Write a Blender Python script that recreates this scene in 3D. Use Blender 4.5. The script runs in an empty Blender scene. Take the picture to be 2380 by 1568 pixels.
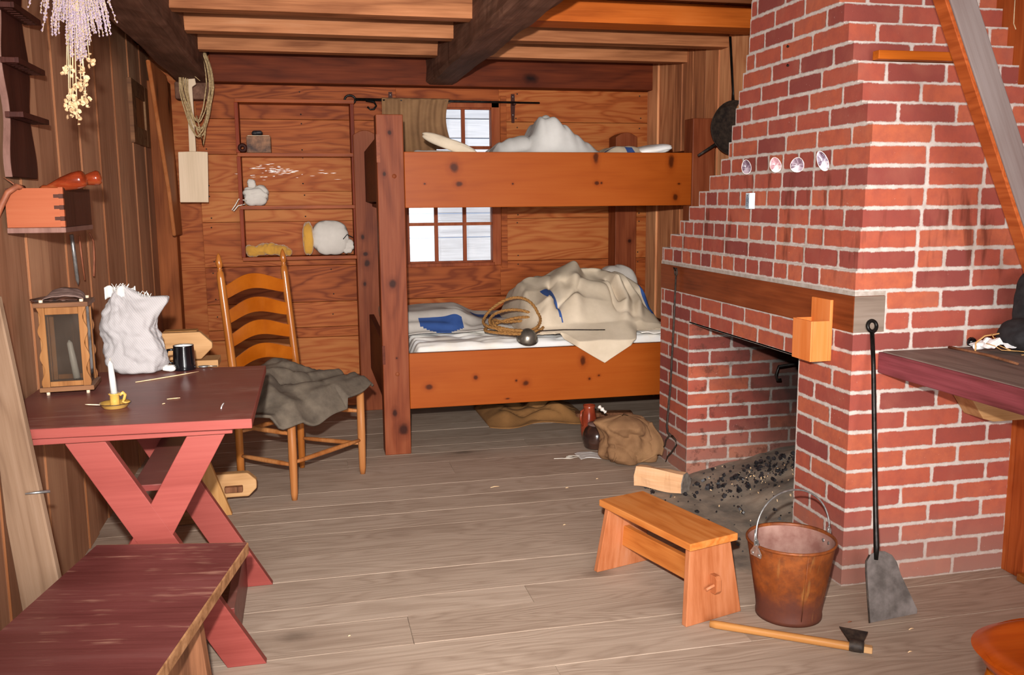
import bpy, bmesh, math, random
from mathutils import Vector, Matrix, noise, Euler
S = bpy.context.scene
COL = S.collection
PI = math.pi
R = math.radians
V = Vector

# ---------------------------------------------------------------- camera
F_PX, PITCH, YAW, ROLL, CAM_H = 2112.26, .149364, .2223175, -.0083671, 1.3
_f = V((math.sin(YAW) * math.cos(PITCH), math.cos(YAW) * math.cos(PITCH), -math.sin(PITCH)))
_r = V((math.cos(YAW), -math.sin(YAW), 0))
_u = _r.cross(_f)
CR = math.cos(ROLL) * _r + math.sin(ROLL) * _u
CU = -math.sin(ROLL) * _r + math.cos(ROLL) * _u
CO = V((0, 0, CAM_H))
cam = bpy.data.objects.new('camera', bpy.data.cameras.new('camera'))
COL.objects.link(cam)
cam.data.sensor_width = 36
cam.data.lens = 36 * F_PX / 2380
cam.data.clip_start = .02
cam.matrix_world = Matrix(((CR.x, CU.x, -_f.x, CO.x), (CR.y, CU.y, -_f.y, CO.y), (CR.z, CU.z, -_f.z, CO.z), (0, 0, 0, 1)))
S.camera = cam

# ---------------------------------------------------------------- world, sun, lamps, exposure
W = bpy.data.worlds.new('world')
S.world = W
W.use_nodes = True
W.node_tree.nodes['Background'].inputs[0].default_value = (.55, .7, 1, 1)
W.node_tree.nodes['Background'].inputs[1].default_value = .9

def lamp(name, kind, loc, energy, color, rot=(0, 0, 0), **kw):
    d = bpy.data.lights.new(name, kind)
    d.energy = energy
    d.color = color
    for k, v in kw.items():
        setattr(d, k, v)
    o = bpy.data.objects.new(name, d)
    COL.objects.link(o)
    o.location = loc
    o.rotation_euler = rot
    return o
# flashgun just above the lens
fl = lamp('camera_flash', 'SPOT', CO + CU * .17 - CR * .05 - _f * .02, 830, (1, .97, .93), shadow_soft_size=.022, spot_size=R(86), spot_blend=1.0)
fl.rotation_euler = (_f + V((-.02, 0, .04))).to_track_quat('-Z', 'Y').to_euler()
# soft fill light added behind the camera, outside the front wall opening
lamp('rear_fill', 'AREA', (.55, -4.5, 1.7), 640, (1, .97, .94), rot=(R(88), 0, 0), shape='RECTANGLE', size=5, size_y=3.4)
# sun on the weathered wall of the next building
lamp('sun', 'SUN', (0, 0, 8), 4.0, (1, .96, .9), rot=(R(38), 0, R(-12)), angle=R(.6))
S.view_settings.view_transform = 'Standard'
S.view_settings.look = 'None'
S.view_settings.gamma = 1
S.view_settings.use_curve_mapping = False
S.view_settings.exposure = 0.0

# ---------------------------------------------------------------- placing
def ray(x, y):
    return _f + CR * ((x - 1190) / F_PX) - CU * ((y - 784) / F_PX)
def PZ(x, y, z=0.):
    d = ray(x, y); return CO + d * ((z - CO.z) / d.z)
def PY(x, y, Y):
    d = ray(x, y); return CO + d * (Y / d.y)
def PX(x, y, X):
    d = ray(x, y); return CO + d * (X / d.x)

# ---------------------------------------------------------------- mesh builder
class MB:
    def __init__(s):
        s.v = []; s.f = []; s.sm = []
    def add(s, vs, fs, smooth=False):
        b = len(s.v)
        s.v += [V(q) for q in vs]
        for f in fs:
            s.f.append([b + i for i in f]); s.sm.append(smooth)
        return s
    def box(s, x0, x1, y0, y1, z0, z1, M=None):
        vs = [V((x, y, z)) for z in (z0, z1) for y in (y0, y1) for x in (x0, x1)]
        if M: vs = [M @ q for q in vs]
        return s.add(vs, [(0, 2, 3, 1), (4, 5, 7, 6), (0, 1, 5, 4), (2, 6, 7, 3), (0, 4, 6, 2), (1, 3, 7, 5)])
    def prism(s, pts, z0, z1, M=None, smooth=False):
        n = len(pts)
        a = sum(pts[i][0] * pts[(i + 1) % n][1] - pts[(i + 1) % n][0] * pts[i][1] for i in range(n))
        if a < 0: pts = pts[::-1]
        vs = [V((p[0], p[1], z0)) for p in pts] + [V((p[0], p[1], z1)) for p in pts]
        if M: vs = [M @ q for q in vs]
        return s.add(vs, [list(range(n))[::-1], list(range(n, 2 * n))] + [(i, (i + 1) % n, n + (i + 1) % n, n + i) for i in range(n)], smooth)
    def tube(s, pts, r, n=8, closed=False, caps=True, squash=None):
        pts = [V(p) for p in pts]
        m = len(pts)
        rr = r if isinstance(r, (list, tuple)) else [r] * m
        T = []
        for i in range(m):
            a = pts[(i - 1) % m] if closed or i else pts[0]
            b = pts[(i + 1) % m] if closed or i < m - 1 else pts[-1]
            T.append((b - a).normalized())
        ref = V((0, 0, 1)) if abs(T[0].z) < .9 else V((1, 0, 0))
        nn = (ref - T[0] * ref.dot(T[0])).normalized()
        vs = []
        for i in range(m):
            nn = (nn - T[i] * nn.dot(T[i]))
            nn = nn.normalized() if nn.length > 1e-6 else T[i].orthogonal().normalized()
            bb = T[i].cross(nn)
            k = squash if squash else 1
            for j in range(n):
                a = 2 * PI * j / n
                vs.append(pts[i] + (nn * math.cos(a) * k + bb * math.sin(a)) * rr[i])
        fs = []
        for i in range(m if closed else m - 1):
            for j in range(n):
                a, b = i * n + j, i * n + (j + 1) % n
                c, d = ((i + 1) % m) * n + (j + 1) % n, ((i + 1) % m) * n + j
                fs.append((a, b, c, d))
        s.add(vs, fs, True)
        if caps and not closed:
            b = len(s.v) - m * n
            s.f.append([b + j for j in range(n)][::-1]); s.sm.append(False)
            s.f.append([b + (m - 1) * n + j for j in range(n)]); s.sm.append(False)
        return s
    def lathe(s, prof, M=None, n=32, cap0=False, cap1=False, sx=1, sy=1):
        vs = []
        for (r, z) in prof:
            for j in range(n):
                a = 2 * PI * j / n
                vs.append(V((r * math.cos(a) * sx, r * math.sin(a) * sy, z)))
        if M: vs = [M @ q for q in vs]
        m = len(prof)
        s.add(vs, [(i * n + j, i * n + (j + 1) % n, (i + 1) * n + (j + 1) % n, (i + 1) * n + j) for i in range(m - 1) for j in range(n)], True)
        b = len(s.v) - m * n
        if cap0: s.f.append([b + j for j in range(n)][::-1]); s.sm.append(False)
        if cap1: s.f.append([b + (m - 1) * n + j for j in range(n)]); s.sm.append(False)
        return s
    def grid(s, fn, nu, nv, smooth=True):
        vs = [fn(i / nu, j / nv) for j in range(nv + 1) for i in range(nu + 1)]
        return s.add(vs, [(j * (nu + 1) + i, j * (nu + 1) + i + 1, (j + 1) * (nu + 1) + i + 1, (j + 1) * (nu + 1) + i) for j in range(nv) for i in range(nu)], smooth)
    def build(s, name, m, parent=None, bevel=0, loc=None, rot=None, solid=0, sub=0, seg=2):
        me = bpy.data.meshes.new(name)
        me.from_pydata([tuple(q) for q in s.v], [], s.f)
        me.update()
        for p, k in zip(me.polygons, s.sm): p.use_smooth = k
        me.materials.append(m)
        o = bpy.data.objects.new(name, me)
        COL.objects.link(o)
        if parent: o.parent = parent
        if loc is not None: o.location = loc
        if rot is not None: o.rotation_euler = rot
        if solid:
            d = o.modifiers.new('solid', 'SOLIDIFY'); d.thickness = solid; d.offset = 0
        if bevel:
            d = o.modifiers.new('bevel', 'BEVEL'); d.width = bevel; d.segments = seg; d.limit_method = 'ANGLE'; d.angle_limit = R(35)
        if sub:
            d = o.modifiers.new('sub', 'SUBSURF'); d.levels = sub; d.render_levels = sub
        return o

def tag(o, label=None, cat=None, group=None, kind=None):
    if label: o['label'] = label
    if cat: o['category'] = cat
    if group: o['group'] = group
    if kind: o['kind'] = kind
    return o
def struct(o):
    o['kind'] = 'structure'; return o
def thing(name, label, cat, loc=(0, 0, 0), rot=(0, 0, 0), group=None):
    o = bpy.data.objects.new(name, None)
    o.empty_display_size = .05
    COL.objects.link(o)
    o.location = loc; o.rotation_euler = rot
    return tag(o, label, cat, group)
def frame(o, x, y=None, z=None):
    """matrix with origin o, local x along x, local y near y"""
    x = V(x).normalized()
    if z is None:
        y = V(y); y = (y - x * y.dot(x)).normalized(); z = x.cross(y)
    else:
        z = V(z); z = (z - x * z.dot(x)).normalized(); y = z.cross(x)
    o = V(o)
    return Matrix(((x.x, y.x, z.x, o.x), (x.y, y.y, z.y, o.y), (x.z, y.z, z.z, o.z), (0, 0, 0, 1)))
def put(o, M):
    o.matrix_world = M; return o
def fbm(p, o=4):
    return noise.fractal(V(p), 1, 2, o)

# ---------------------------------------------------------------- materials
def srgb(h):
    c = [int(h[i:i + 2], 16) / 255 for i in (0, 2, 4)]
    return tuple((x / 12.92 if x <= .04045 else ((x + .055) / 1.055) ** 2.4) for x in c) + (1,)
TINT = dict(back_wall_pine=(.66, .56, .44), bunk_rail_pine=(.60, .48, .38), bunk_post_wood=(.50, .42, .36), bunk_rear_post_wood=(.54, .46, .38), floor_plank=(1.04, 1.10, 1.12), wall_plate_wood=(.7, .5, .36),
    joist_orange_pine=(.78, .74, .6), joist_pine=(1, 1.25, 1.6), left_wall_board=(1.75, 1.62, 1.45), left_wall_lit_wood=(.62, .6, .6), right_wall_board=(2.2, 2.3, 2.3), hewn_beam=(2.1, 2.1, 2.0),
    stool_oak=(.80, .80, .8), stool_leg_oak=(.58, .55, .66), barn_red_paint=(.52, .54, .62), lime_mortar=(.7, .7, .72), table_top_red=(.74, .55, .6), bench_top_red=(.62, .66, .72),
    weathered_plank_y=(.48, .42, .38), rusty_steel=(.5, .5, .5), desk_worn_top=(1.25, 1.4, 1.5), brace_grey_plank=(.62, .7, .85), right_near_board=(.85, .6, .42),
    hearth_ash=(1.3, 1.3, 1.3), chair_slat_varnish=(.75, .7, .5), chair_varnished_maple=(.72, .66, .6), chair_leg_wood=(.85, .85, .85), wall_shelf_wood=(.8, .62, .5), wall_shelf_side=(.8, .6, .5),
    white_linen_sheet=(1.55, 1.55, 1.55), lacquered_handle=(.5, .6, .6), candle_box_cherry=(.52, .48, .50), cherry_x=(.52, .48, .50), match_holder_pine=(.85, .65, .6), sash_wood=(.8, .6, .5),
    post_wood=(.75, .6, .5), split_firewood=(.95, .8, .8), lantern_wood=(.66, .58, .52), mustard_enamel=(.75, .75, .75), pale_pine=(.8, .7, .62), pale_pine_upright=(.8, .7, .6), ash_handle=(.75, .65, .6),
    orange_stained_pine=(.75, .7, .5), ticking_stripe=(.47, .48, .5), white_cotton=(.85, .85, .85), white_wax=(.62, .62, .62), grey_linen=(1.15, 1.12, 1.1), cream_wool=(.95, .92, .9), peel_basswood=(.95, .9, .88), manila_rope=(.75, .7, .65), mustard_fleece=(.9, .8, .6), bunk_end_wood=(.8, .6, .5))
def tn(name, c):
    t = TINT.get(name)
    return c if not t or not isinstance(c, tuple) else tuple(min(.95, a * b) for a, b in zip(c[:3], t)) + (1,)
class NT:
    def __init__(s, name):
        s.m = bpy.data.materials.new(name); s.m.use_nodes = True
        s.t = s.m.node_tree; s.b = s.t.nodes['Principled BSDF']
        s.b.inputs['Specular IOR Level'].default_value = .35
    def n(s, kind, **kw):
        q = s.t.nodes.new(kind)
        for k, v in kw.items():
            if k.startswith('i_'):
                q.inputs[int(k[2:]) if k[2:].isdigit() else k[2:]].default_value = v
            else: setattr(q, k, v)
        return q
    def l(s, a, b):
        s.t.links.new(a, b)
    def math(s, op, a, b=None, c=None, clamp=False):
        q = s.n('ShaderNodeMath', operation=op, use_clamp=clamp)
        for i, x in enumerate((a, b, c)):
            if x is None: continue
            if isinstance(x, (int, float)): q.inputs[i].default_value = x
            else: s.l(x, q.inputs[i])
        return q.outputs[0]
    def mix(s, fac, a, b, mode='MIX'):
        q = s.n('ShaderNodeMix', data_type='RGBA', blend_type=mode)
        for i, x in ((0, fac), (6, a), (7, b)):
            if isinstance(x, (int, float)): q.inputs[i].default_value = x
            elif isinstance(x, tuple): q.inputs[i].default_value = x
            else: s.l(x, q.inputs[i])
        return q.outputs[2]
    def ramp(s, fac, stops):
        q = s.n('ShaderNodeValToRGB'); e = q.color_ramp.elements
        while len(e) < len(stops): e.new(.5)
        for k, (p, c) in zip(e, stops):
            k.position = p; k.color = c if isinstance(c, tuple) else (c, c, c, 1)
        s.l(fac, q.inputs[0]); return q.outputs[0]
    def noise(s, vec, scale, detail=4, rough=.55, dist=0, dim='3D'):
        q = s.n('ShaderNodeTexNoise', noise_dimensions=dim)
        q.inputs['Scale'].default_value = scale; q.inputs['Detail'].default_value = detail
        q.inputs['Roughness'].default_value = rough; q.inputs['Distortion'].default_value = dist
        s.l(vec, q.inputs['Vector']); return q.outputs[0]
    def map(s, vec, scale=(1, 1, 1), loc=(0, 0, 0), rot=(0, 0, 0)):
        q = s.n('ShaderNodeMapping'); s.l(vec, q.inputs[0])
        q.inputs[1].default_value = loc; q.inputs[2].default_value = rot; q.inputs[3].default_value = scale
        return q.outputs[0]
    def coord(s):
        return s.n('ShaderNodeTexCoord').outputs['Object']
    def island(s):
        return s.n('ShaderNodeNewGeometry').outputs['Random Per Island']
    def bump(s, h, strength=.3, dist=.003):
        q = s.n('ShaderNodeBump'); q.inputs['Strength'].default_value = strength; q.inputs['Distance'].default_value = dist
        s.l(h, q.inputs['Height']); s.l(q.outputs[0], s.b.inputs['Normal'])
    def col(s, c):
        s.l(c, s.b.inputs['Base Color'])
    def rough(s, v):
        if isinstance(v, (int, float)): s.b.inputs['Roughness'].default_value = v
        else: s.l(v, s.b.inputs['Roughness'])

def wood(name, dark, mid, light, axis='X', rough=.6, ring=14., knots=0., vary=.35, dust=None, dustamt=.5, bump=.25, fine=1., wear=None, wearamt=.55, coat=0, ramt=.2, spots=None, famt=.55, kamt=1.):
    N = NT(name); dark, mid, light = tn(name, dark), tn(name, mid), tn(name, light)
    N.b.inputs['Specular IOR Level'].default_value = .12
    co = N.coord()
    isl = N.island()
    off = N.n('ShaderNodeCombineXYZ'); 
    N.l(N.math('MULTIPLY', isl, 37.), off.inputs[0]); N.l(N.math('MULTIPLY', isl, 61.), off.inputs[1]); N.l(N.math('MULTIPLY', isl, 23.), off.inputs[2])
    ad = N.n('ShaderNodeVectorMath', operation='ADD'); N.l(co, ad.inputs[0]); N.l(off.outputs[0], ad.inputs[1])
    p = ad.outputs[0]
    def sc(a, c):
        return tuple(a if 'XYZ'[i] == axis else c for i in range(3))
    fig = N.noise(N.map(p, sc(.55, 3.2)), 1.6, 3, .5, .35)
    rings = N.math('SINE', N.math('MULTIPLY', fig, ring * 6.28))
    rings = N.math('POWER', N.math('MULTIPLY_ADD', rings, .5, .5), .55)
    fib = N.noise(N.map(p, sc(3.2, 90 * fine)), 1, 5, .65)
    big = N.noise(N.map(p, sc(.8, 2.)), 1.3, 3, .6)
    t = N.math('MULTIPLY', rings, ramt)
    t = N.math('MULTIPLY_ADD', fib, famt, t)
    t = N.math('MULTIPLY_ADD', big, .5, t)
    t = N.math('SUBTRACT', t, .025 + ramt * .65 + (famt - .55) * .5)
    t = N.math('MULTIPLY_ADD', N.math('SUBTRACT', isl, .5), vary, t)
    c = N.ramp(t, [(.15, dark), (.5, mid), (.85, light)])
    if knots:
        vo = N.n('ShaderNodeTexVoronoi'); vo.inputs['Scale'].default_value = 1
        N.l(N.map(p, sc(knots * 2.2, knots * 3.6)), vo.inputs['Vector'])
        dd = N.math('MULTIPLY_ADD', N.noise(co, 30, 2), .05, vo.outputs['Distance'])
        k = N.ramp(dd, [(.055, kamt), (.14, 0.)])
        halo = N.ramp(dd, [(.08, .55), (.32, 0.)])
        dk = tuple(x * .22 for x in dark[:3]) + (1,)
        c = N.mix(halo, c, dark)
        c = N.mix(k, c, dk)
    if spots:
        sx = N.n('ShaderNodeSeparateXYZ'); N.l(co, sx.inputs[0])
        wob = N.math('MULTIPLY', N.math('SUBTRACT', N.noise(co, 28, 3), .5), .9)
        hi = {'X': 0, 'Y': 1, 'Z': 0}[axis]; kk = None
        for (a, b, ra, rb) in spots:
            da = N.math('MULTIPLY', N.math('SUBTRACT', sx.outputs[hi], a), 1 / ra); db = N.math('MULTIPLY', N.math('SUBTRACT', sx.outputs[2], b), 1 / rb)
            q = N.math('ADD', N.math('MULTIPLY', da, da), N.math('MULTIPLY', db, db))
            kk = q if kk is None else N.math('MINIMUM', kk, q)
        kk = N.math('MAXIMUM', N.math('ADD', N.math('SQRT', kk), wob), 0.)
        c = N.mix(N.ramp(N.math('MULTIPLY', kk, .2), [(.12, .75), (.5, 0.)]), c, dark)
        c = N.mix(N.ramp(N.math('MULTIPLY', kk, .2), [(.12, .92), (.24, 0.)]), c, tuple(x * .25 for x in dark[:3]) + (1,))
    if wear:
        w = N.noise(N.map(p, sc(3.5, 60)), 1, 4, .7)
        w2 = N.noise(co, 5, 3, .6)
        ww = N.ramp(N.math('MULTIPLY_ADD', w2, .5, N.math('MULTIPLY', w, .6)), [(.60, 0.), (.70, wearamt)])
        c = N.mix(ww, c, wear)
    if dust:
        # settled dust: lies on upward faces only
        geo = N.n('ShaderNodeNewGeometry'); sx = N.n('ShaderNodeSeparateXYZ'); N.l(geo.outputs['Normal'], sx.inputs[0])
        up = N.ramp(sx.outputs[2], [(.4, 0.), (.9, dustamt)])
        dn = N.ramp(N.noise(co, 3.2, 4, .6), [(.3, .35), (.65, 1.)])
        c = N.mix(N.math('MULTIPLY', up, dn), c, dust)
    N.col(c)
    N.rough(rough)
    if coat:
        N.b.inputs['Coat Weight'].default_value = coat; N.b.inputs['Coat Roughness'].default_value = .18
    N.bump(N.math('ADD', fib, N.math('MULTIPLY', rings, .3)), bump, .002)
    return N.m

def plain(name, c1, c2=None, scale=20, rough=.7, metal=0, bump=0, detail=4, spec=None, stops=(.35, .65), emit=None, bscale=None, sheen=0, coat=0):
    N = NT(name); c1, c2 = tn(name, c1), tn(name, c2)
    co = N.coord()
    nz = N.noise(co, scale, detail, .6)
    N.col(N.ramp(nz, [(stops[0], c1), (stops[1], c2 or c1)]))
    N.rough(rough)
    N.b.inputs['Metallic'].default_value = metal
    if spec is not None: N.b.inputs['Specular IOR Level'].default_value = spec
    if bump: N.bump(N.noise(co, bscale or scale * 3, 4, .6), bump, .003)
    if sheen: N.b.inputs['Sheen Weight'].default_value = sheen
    if coat: N.b.inputs['Coat Weight'].default_value = coat; N.b.inputs['Coat Roughness'].default_value = .1
    return N.m

def cloth(name, c1, c2, weave=420, scale=6, rough=.9, bump=.35, stripe=None, sheen=0.):
    N = NT(name); c1, c2 = tn(name, c1), tn(name, c2)
    co = N.coord()
    nz = N.noise(co, scale, 5, .6)
    c = N.ramp(nz, [(.3, c1), (.7, c2)])
    if stripe:
        ax, per, wdt, sc = stripe
        sx = N.n('ShaderNodeSeparateXYZ'); N.l(co, sx.inputs[0])
        wv = N.math('SINE', N.math('MULTIPLY', N.math('ADD', sx.outputs[0], N.math('MULTIPLY', sx.outputs[2], ax)), 6.283 / per))
        c = N.mix(N.ramp(wv, [(wdt, 0.), (wdt + .15, .55)]), c, sc)
    N.col(c); N.rough(rough)
    N.b.inputs['Sheen Weight'].default_value = sheen
    w = N.noise(N.map(co, (1, 1, 1)), weave, 2, .5)
    N.bump(N.math('ADD', w, N.math('MULTIPLY', nz, 2.)), bump, .0015)
    return N.m

M = {}
M['back'] = wood('back_wall_pine', srgb('8c4420'), srgb('c06c3a'), srgb('d89058'), 'X', .55, 15, knots=.8, vary=.5, ramt=.30)
M['plate'] = wood('wall_plate_wood', srgb('54281a'), srgb('7e4228'), srgb('9c5a3a'), 'X', .6, 7, knots=.8, vary=.2)
M['left'] = wood('left_wall_board', srgb('6c4c3a'), srgb('866450'), srgb('9c7a62'), 'Z', .62, 6, vary=.35, fine=.6, ramt=.15)
M['leftlit'] = wood('left_wall_lit_wood', srgb('8a5230'), srgb('ac6c42'), srgb('bc8058'), 'Z', .5, 6)  # brighter wood, light on the edges is put into the colour
M['right'] = wood('right_wall_board', srgb('5c3422'), srgb('8a5638'), srgb('a87450'), 'Z', .6, 6, vary=.45, fine=.6)
M['rightnear'] = wood('right_near_board', srgb('8f4a26'), srgb('b4683c'), srgb('cc8454'), 'Z', .55, 16, vary=.2)
M['joist'] = wood('joist_pine', srgb('7c4020'), srgb('b86c3e'), srgb('d28c5c'), 'X', .6, 5, knots=.5, vary=.5)
M['joist_red'] = wood('joist_orange_pine', srgb('9c4814'), srgb('cc6a28'), srgb('dc8040'), 'X', .55, 5, vary=.1)
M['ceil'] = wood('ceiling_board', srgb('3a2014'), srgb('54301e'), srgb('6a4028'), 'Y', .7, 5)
M['hewn'] = wood('hewn_beam', srgb('2c1c14'), srgb('4c342a'), srgb('6c4e40'), 'Y', .75, 5, vary=0, bump=.7)
M['hewnpost'] = wood('post_wood', srgb('7a4422'), srgb('a8683c'), srgb('bc8256'), 'Z', .6, 6, knots=.8, vary=.6)
M['brace'] = wood('brace_wood', srgb('6e3416'), srgb('94502a'), srgb('a86840'), 'X', .6, 6)
M['floor'] = wood('floor_plank', srgb('88705f'), srgb('a48c7a'), srgb('b8a08e'), 'X', .75, 16, knots=.75, vary=.2, bump=.4, ramt=.2, kamt=.42)
M['seam'] = plain('floor_seam', srgb('4c3c32'), srgb('c8b49c'), 5, .9, stops=(.42, .58))
def _sp(lst, Y, ox, oz=0):
    out = []
    for x, y, ra, rb in lst:
        p = PY(x, y, Y); out.append((p.x - ox, p.z - oz, ra, rb))
    return out
M['bunk'] = wood('bunk_rail_pine', srgb('a04c10'), srgb('bc6420'), srgb('cc7830'), 'X', .42, 5, vary=.05, bump=.04, ramt=.1, famt=.35,
    spots=_sp([(1055, 388, .022, .026), (1067, 427, .018, .013), (1385, 366, .014, .030), (1387, 425, .012, .01), (1398, 425, .006, .006), (987, 427, .006, .005), (1192, 427, .006, .005), (1560, 375, .016, .034), (1570, 458, .014, .018), (1578, 427, .008, .005),
               (997, 899, .020, .014), (1105, 877, .012, .012), (1222, 890, .018, .014), (1200, 884, .006, .006), (1370, 880, .008, .008), (1355, 838, .016, .024), (1392, 872, .008, .006), (1180, 926, .012, .004)], 4.604, .363))
M['bunkpost'] = wood('bunk_post_wood', srgb('7c3a20'), srgb('aa5e3c'), srgb('c27c58'), 'Z', .5, 6, vary=.1, ramt=.2, spots=_sp([(913, 660, .018, .022), (938, 998, .024, .03), (905, 308, .010, .012), (918, 960, .012, .02), (893, 404, .008, .012), (922, 832, .005, .005)], 4.6, .363))
M['bunkpost_rear'] = wood('bunk_rear_post_wood', srgb('7c3a20'), srgb('aa5e3c'), srgb('c27c58'), 'Z', .5, 6, vary=.1, ramt=.2, spots=_sp([(843, 550, .012, .016), (850, 590, .014, .012), (853, 612, .018, .022), (848, 660, .01, .014), (1463, 560, .012, .012)], 5.66, .363))
M['bunkend'] = wood('bunk_end_wood', srgb('3c1c10'), srgb('5e2e1c'), srgb('6e3a26'), 'Y', .5, 5)
M['bunkrail_dk'] = wood('bunk_support', srgb('5c2c18'), srgb('84462a'), srgb('9c5c3c'), 'X', .6, 5)
M['shelf'] = wood('wall_shelf_wood', srgb('7a3812'), srgb('a85a24'), srgb('c47838'), 'X', .45, 6, vary=.3)
M['shelfside'] = wood('wall_shelf_side', srgb('561e08'), srgb('8c3c18'), srgb('a85628'), 'Z', .5, 6, vary=.3)
M['sash'] = wood('sash_wood', srgb('6e3416'), srgb('98522c'), srgb('b06e44'), 'Z', .5, 6)
M['redpaint'] = wood('barn_red_paint', srgb('9c4438'), srgb('b6584a'), srgb('c26656'), 'X', .42, 2, vary=.05, bump=.08, dust=srgb('6e4c42'), dustamt=.35)
M['redtop'] = wood('table_top_red', srgb('5a2c26'), srgb('7a4038'), srgb('8c544a'), 'X', .36, 3, vary=.1, bump=.08, dust=srgb('8a6c60'), dustamt=.35, wear=srgb('b49484'), wearamt=.25)
M['benchtop'] = wood('bench_top_red', srgb('602c26'), srgb('844640'), srgb('986058'), 'X', .38, 3, vary=.1, bump=.3, wear=srgb('c89c84'), wearamt=.42)
M['benchraw'] = wood('bench_edge_wood', srgb('6a4428'), srgb('a07450'), srgb('c29a70'), 'X', .7, 8)
M['benchleg'] = wood('bench_leg_wood', srgb('3c2216'), srgb('7e5238'), srgb('9c6e50'), 'Z', .7, 8)
M['grey_plank'] = wood('weathered_plank', srgb('8a705c'), srgb('b0967e'), srgb('c8b09a'), 'Z', .75, 9, knots=.5, bump=.35)
M['oak'] = wood('stool_oak', srgb('a8561e'), srgb('cc7a3a'), srgb('de9656'), 'X', .42, 10, vary=.05)
M['oakleg'] = wood('stool_leg_oak', srgb('b4622e'), srgb('d88a54'), srgb('e6a272'), 'Z', .45, 8, vary=.08)
M['chairwood'] = wood('chair_varnished_maple', srgb('8c4c1c'), srgb('b06a2e'), srgb('c88444'), 'Z', .25, 3, coat=.5)
M['slat'] = plain('chair_slat_varnish', srgb('b05a10'), srgb('c46c1c'), 9, .28, coat=.3)
M['legwood'] = wood('chair_leg_wood', srgb('7c4220'), srgb('a86838'), srgb('c88c58'), 'Z', .4, 5)
M['paleboard'] = wood('pale_pine', srgb('b0885c'), srgb('d0aa7c'), srgb('e2c298'), 'X', .6, 8, bump=.1)
M['palevert'] = wood('pale_pine_upright', srgb('b0824e'), srgb('cca06a'), srgb('dcb684'), 'Z', .6, 8, bump=.1)
M['peel'] = wood('peel_basswood', srgb('c8b496'), srgb('dcc8ac'), srgb('e8d8c0'), 'Z', .65, 3, bump=.05)
M['log'] = wood('split_firewood', srgb('c49868'), srgb('e2bc8c'), srgb('efd2a8'), 'X', .7, 7, bump=.6)
M['bark'] = plain('log_end_grey', srgb('6c6058'), srgb('92877c'), 40, .9, bump=.4)
M['lantern'] = wood('lantern_wood', srgb('7a4c26'), srgb('ae7c4a'), srgb('caa06c'), 'Z', .55, 6, vary=.3)
M['lanterndk'] = wood('lantern_board', srgb('4a2e20'), srgb('7c5438'), srgb('94704e'), 'X', .6, 6, dust=srgb('8a7468'), dustamt=.6)
M['boxorange'] = wood('candle_box_cherry', srgb('b45a2e'), srgb('cc7248'), srgb('d88458'), 'Y', .5, 3, vary=.05, bump=.05)
M['boxdark'] = wood('candle_box_dark', srgb('2a120a'), srgb('44241a'), srgb('563226'), 'Z', .5, 4, vary=.1)
M['rackdark'] = wood('spoon_rack_walnut', srgb('220e0a'), srgb('3c1c16'), srgb('4e2a20'), 'Z', .5, 4, vary=.1)
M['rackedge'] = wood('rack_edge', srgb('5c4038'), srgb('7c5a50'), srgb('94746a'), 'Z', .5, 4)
M['lacquer'] = wood('lacquered_handle', srgb('5c1a0c'), srgb('a83a1c'), srgb('c86a3c'), 'X', .16, 5, vary=.3, coat=.8)
M['leather'] = plain('brown_leather', srgb('7c4630'), srgb('96583c'), 30, .6, bump=.2)
M['darkleather'] = plain('dusty_brown_leather', srgb('6c544c'), srgb('7e665e'), 30, .8, bump=.2)
M['darkleather2'] = plain('worn_dark_leather', srgb('241a18'), srgb('5c3a2c'), 24, .55, bump=.2)
M['wallbox'] = wood('match_holder_pine', srgb('cc7634'), srgb('e0904c'), srgb('e8a468'), 'Z', .5, 4, vary=.08, bump=.05)
M['mantel'] = wood('mantel_beam_wood', srgb('4a1e0c'), srgb('7a3a1c'), srgb('94502c'), 'Y', .45, 5, vary=.05, bump=.2)
M['mantelend'] = wood('mantel_end_grain', srgb('5c4c42'), srgb('7c6c60'), srgb('94857a'), 'X', .7, 6, vary=.05, bump=.4)
M['desktop'] = wood('desk_worn_top', srgb('5c4a42'), srgb('7a655a'), srgb('907a6e'), 'Y', .7, 7, bump=.4)
M['deskedge'] = wood('desk_red_edge', srgb('4c2420'), srgb('884248'), srgb('a05c5e'), 'Y', .6, 7, bump=.6)
M['iron'] = plain('black_iron', srgb('141210'), srgb('2a2624'), 40, .38, metal=.6, bump=.15)
M['irondk'] = plain('dull_iron', srgb('26201e'), srgb('44382f'), 50, .6, metal=.3, bump=.2)
M['steel'] = plain('shovel_steel', srgb('5e5854'), srgb('8a827e'), 14, .5, metal=.35, bump=.1)
M['zinc'] = plain('galvanised_wire', srgb('8c8c8a'), srgb('b4b4b2'), 60, .35, metal=.8)
M['pewter'] = plain('pewter', srgb('6a6258'), srgb('8c8478'), 18, .3, metal=.7)
M['rope'] = plain('manila_rope', srgb('8c5c2c'), srgb('c89858'), 160, .8, bump=.8, bscale=240)
M['twine'] = plain('jute_twine', srgb('907450'), srgb('c4a87c'), 90, .9, bump=.3)
M['cream'] = cloth('cream_wool', srgb('c4b49c'), srgb('dccdb6'))
M['sheet'] = cloth('white_linen_sheet', srgb('c8c0b4'), srgb('ded8ce'))
M['greycloth'] = cloth('grey_linen', srgb('b2aca4'), srgb('c8c2ba'))
M['ticking'] = cloth('ticking_stripe', srgb('d8d0cc'), srgb('e6dfdb'), stripe=(.75, .0075, .55, srgb('b8aaa6')))
M['white'] = cloth('white_cotton', srgb('d6d2cc'), srgb('e8e4de'))
M['brownwool'] = cloth('brown_grey_wool', srgb('4e443a'), srgb('6a5e50'), scale=18)
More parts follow.
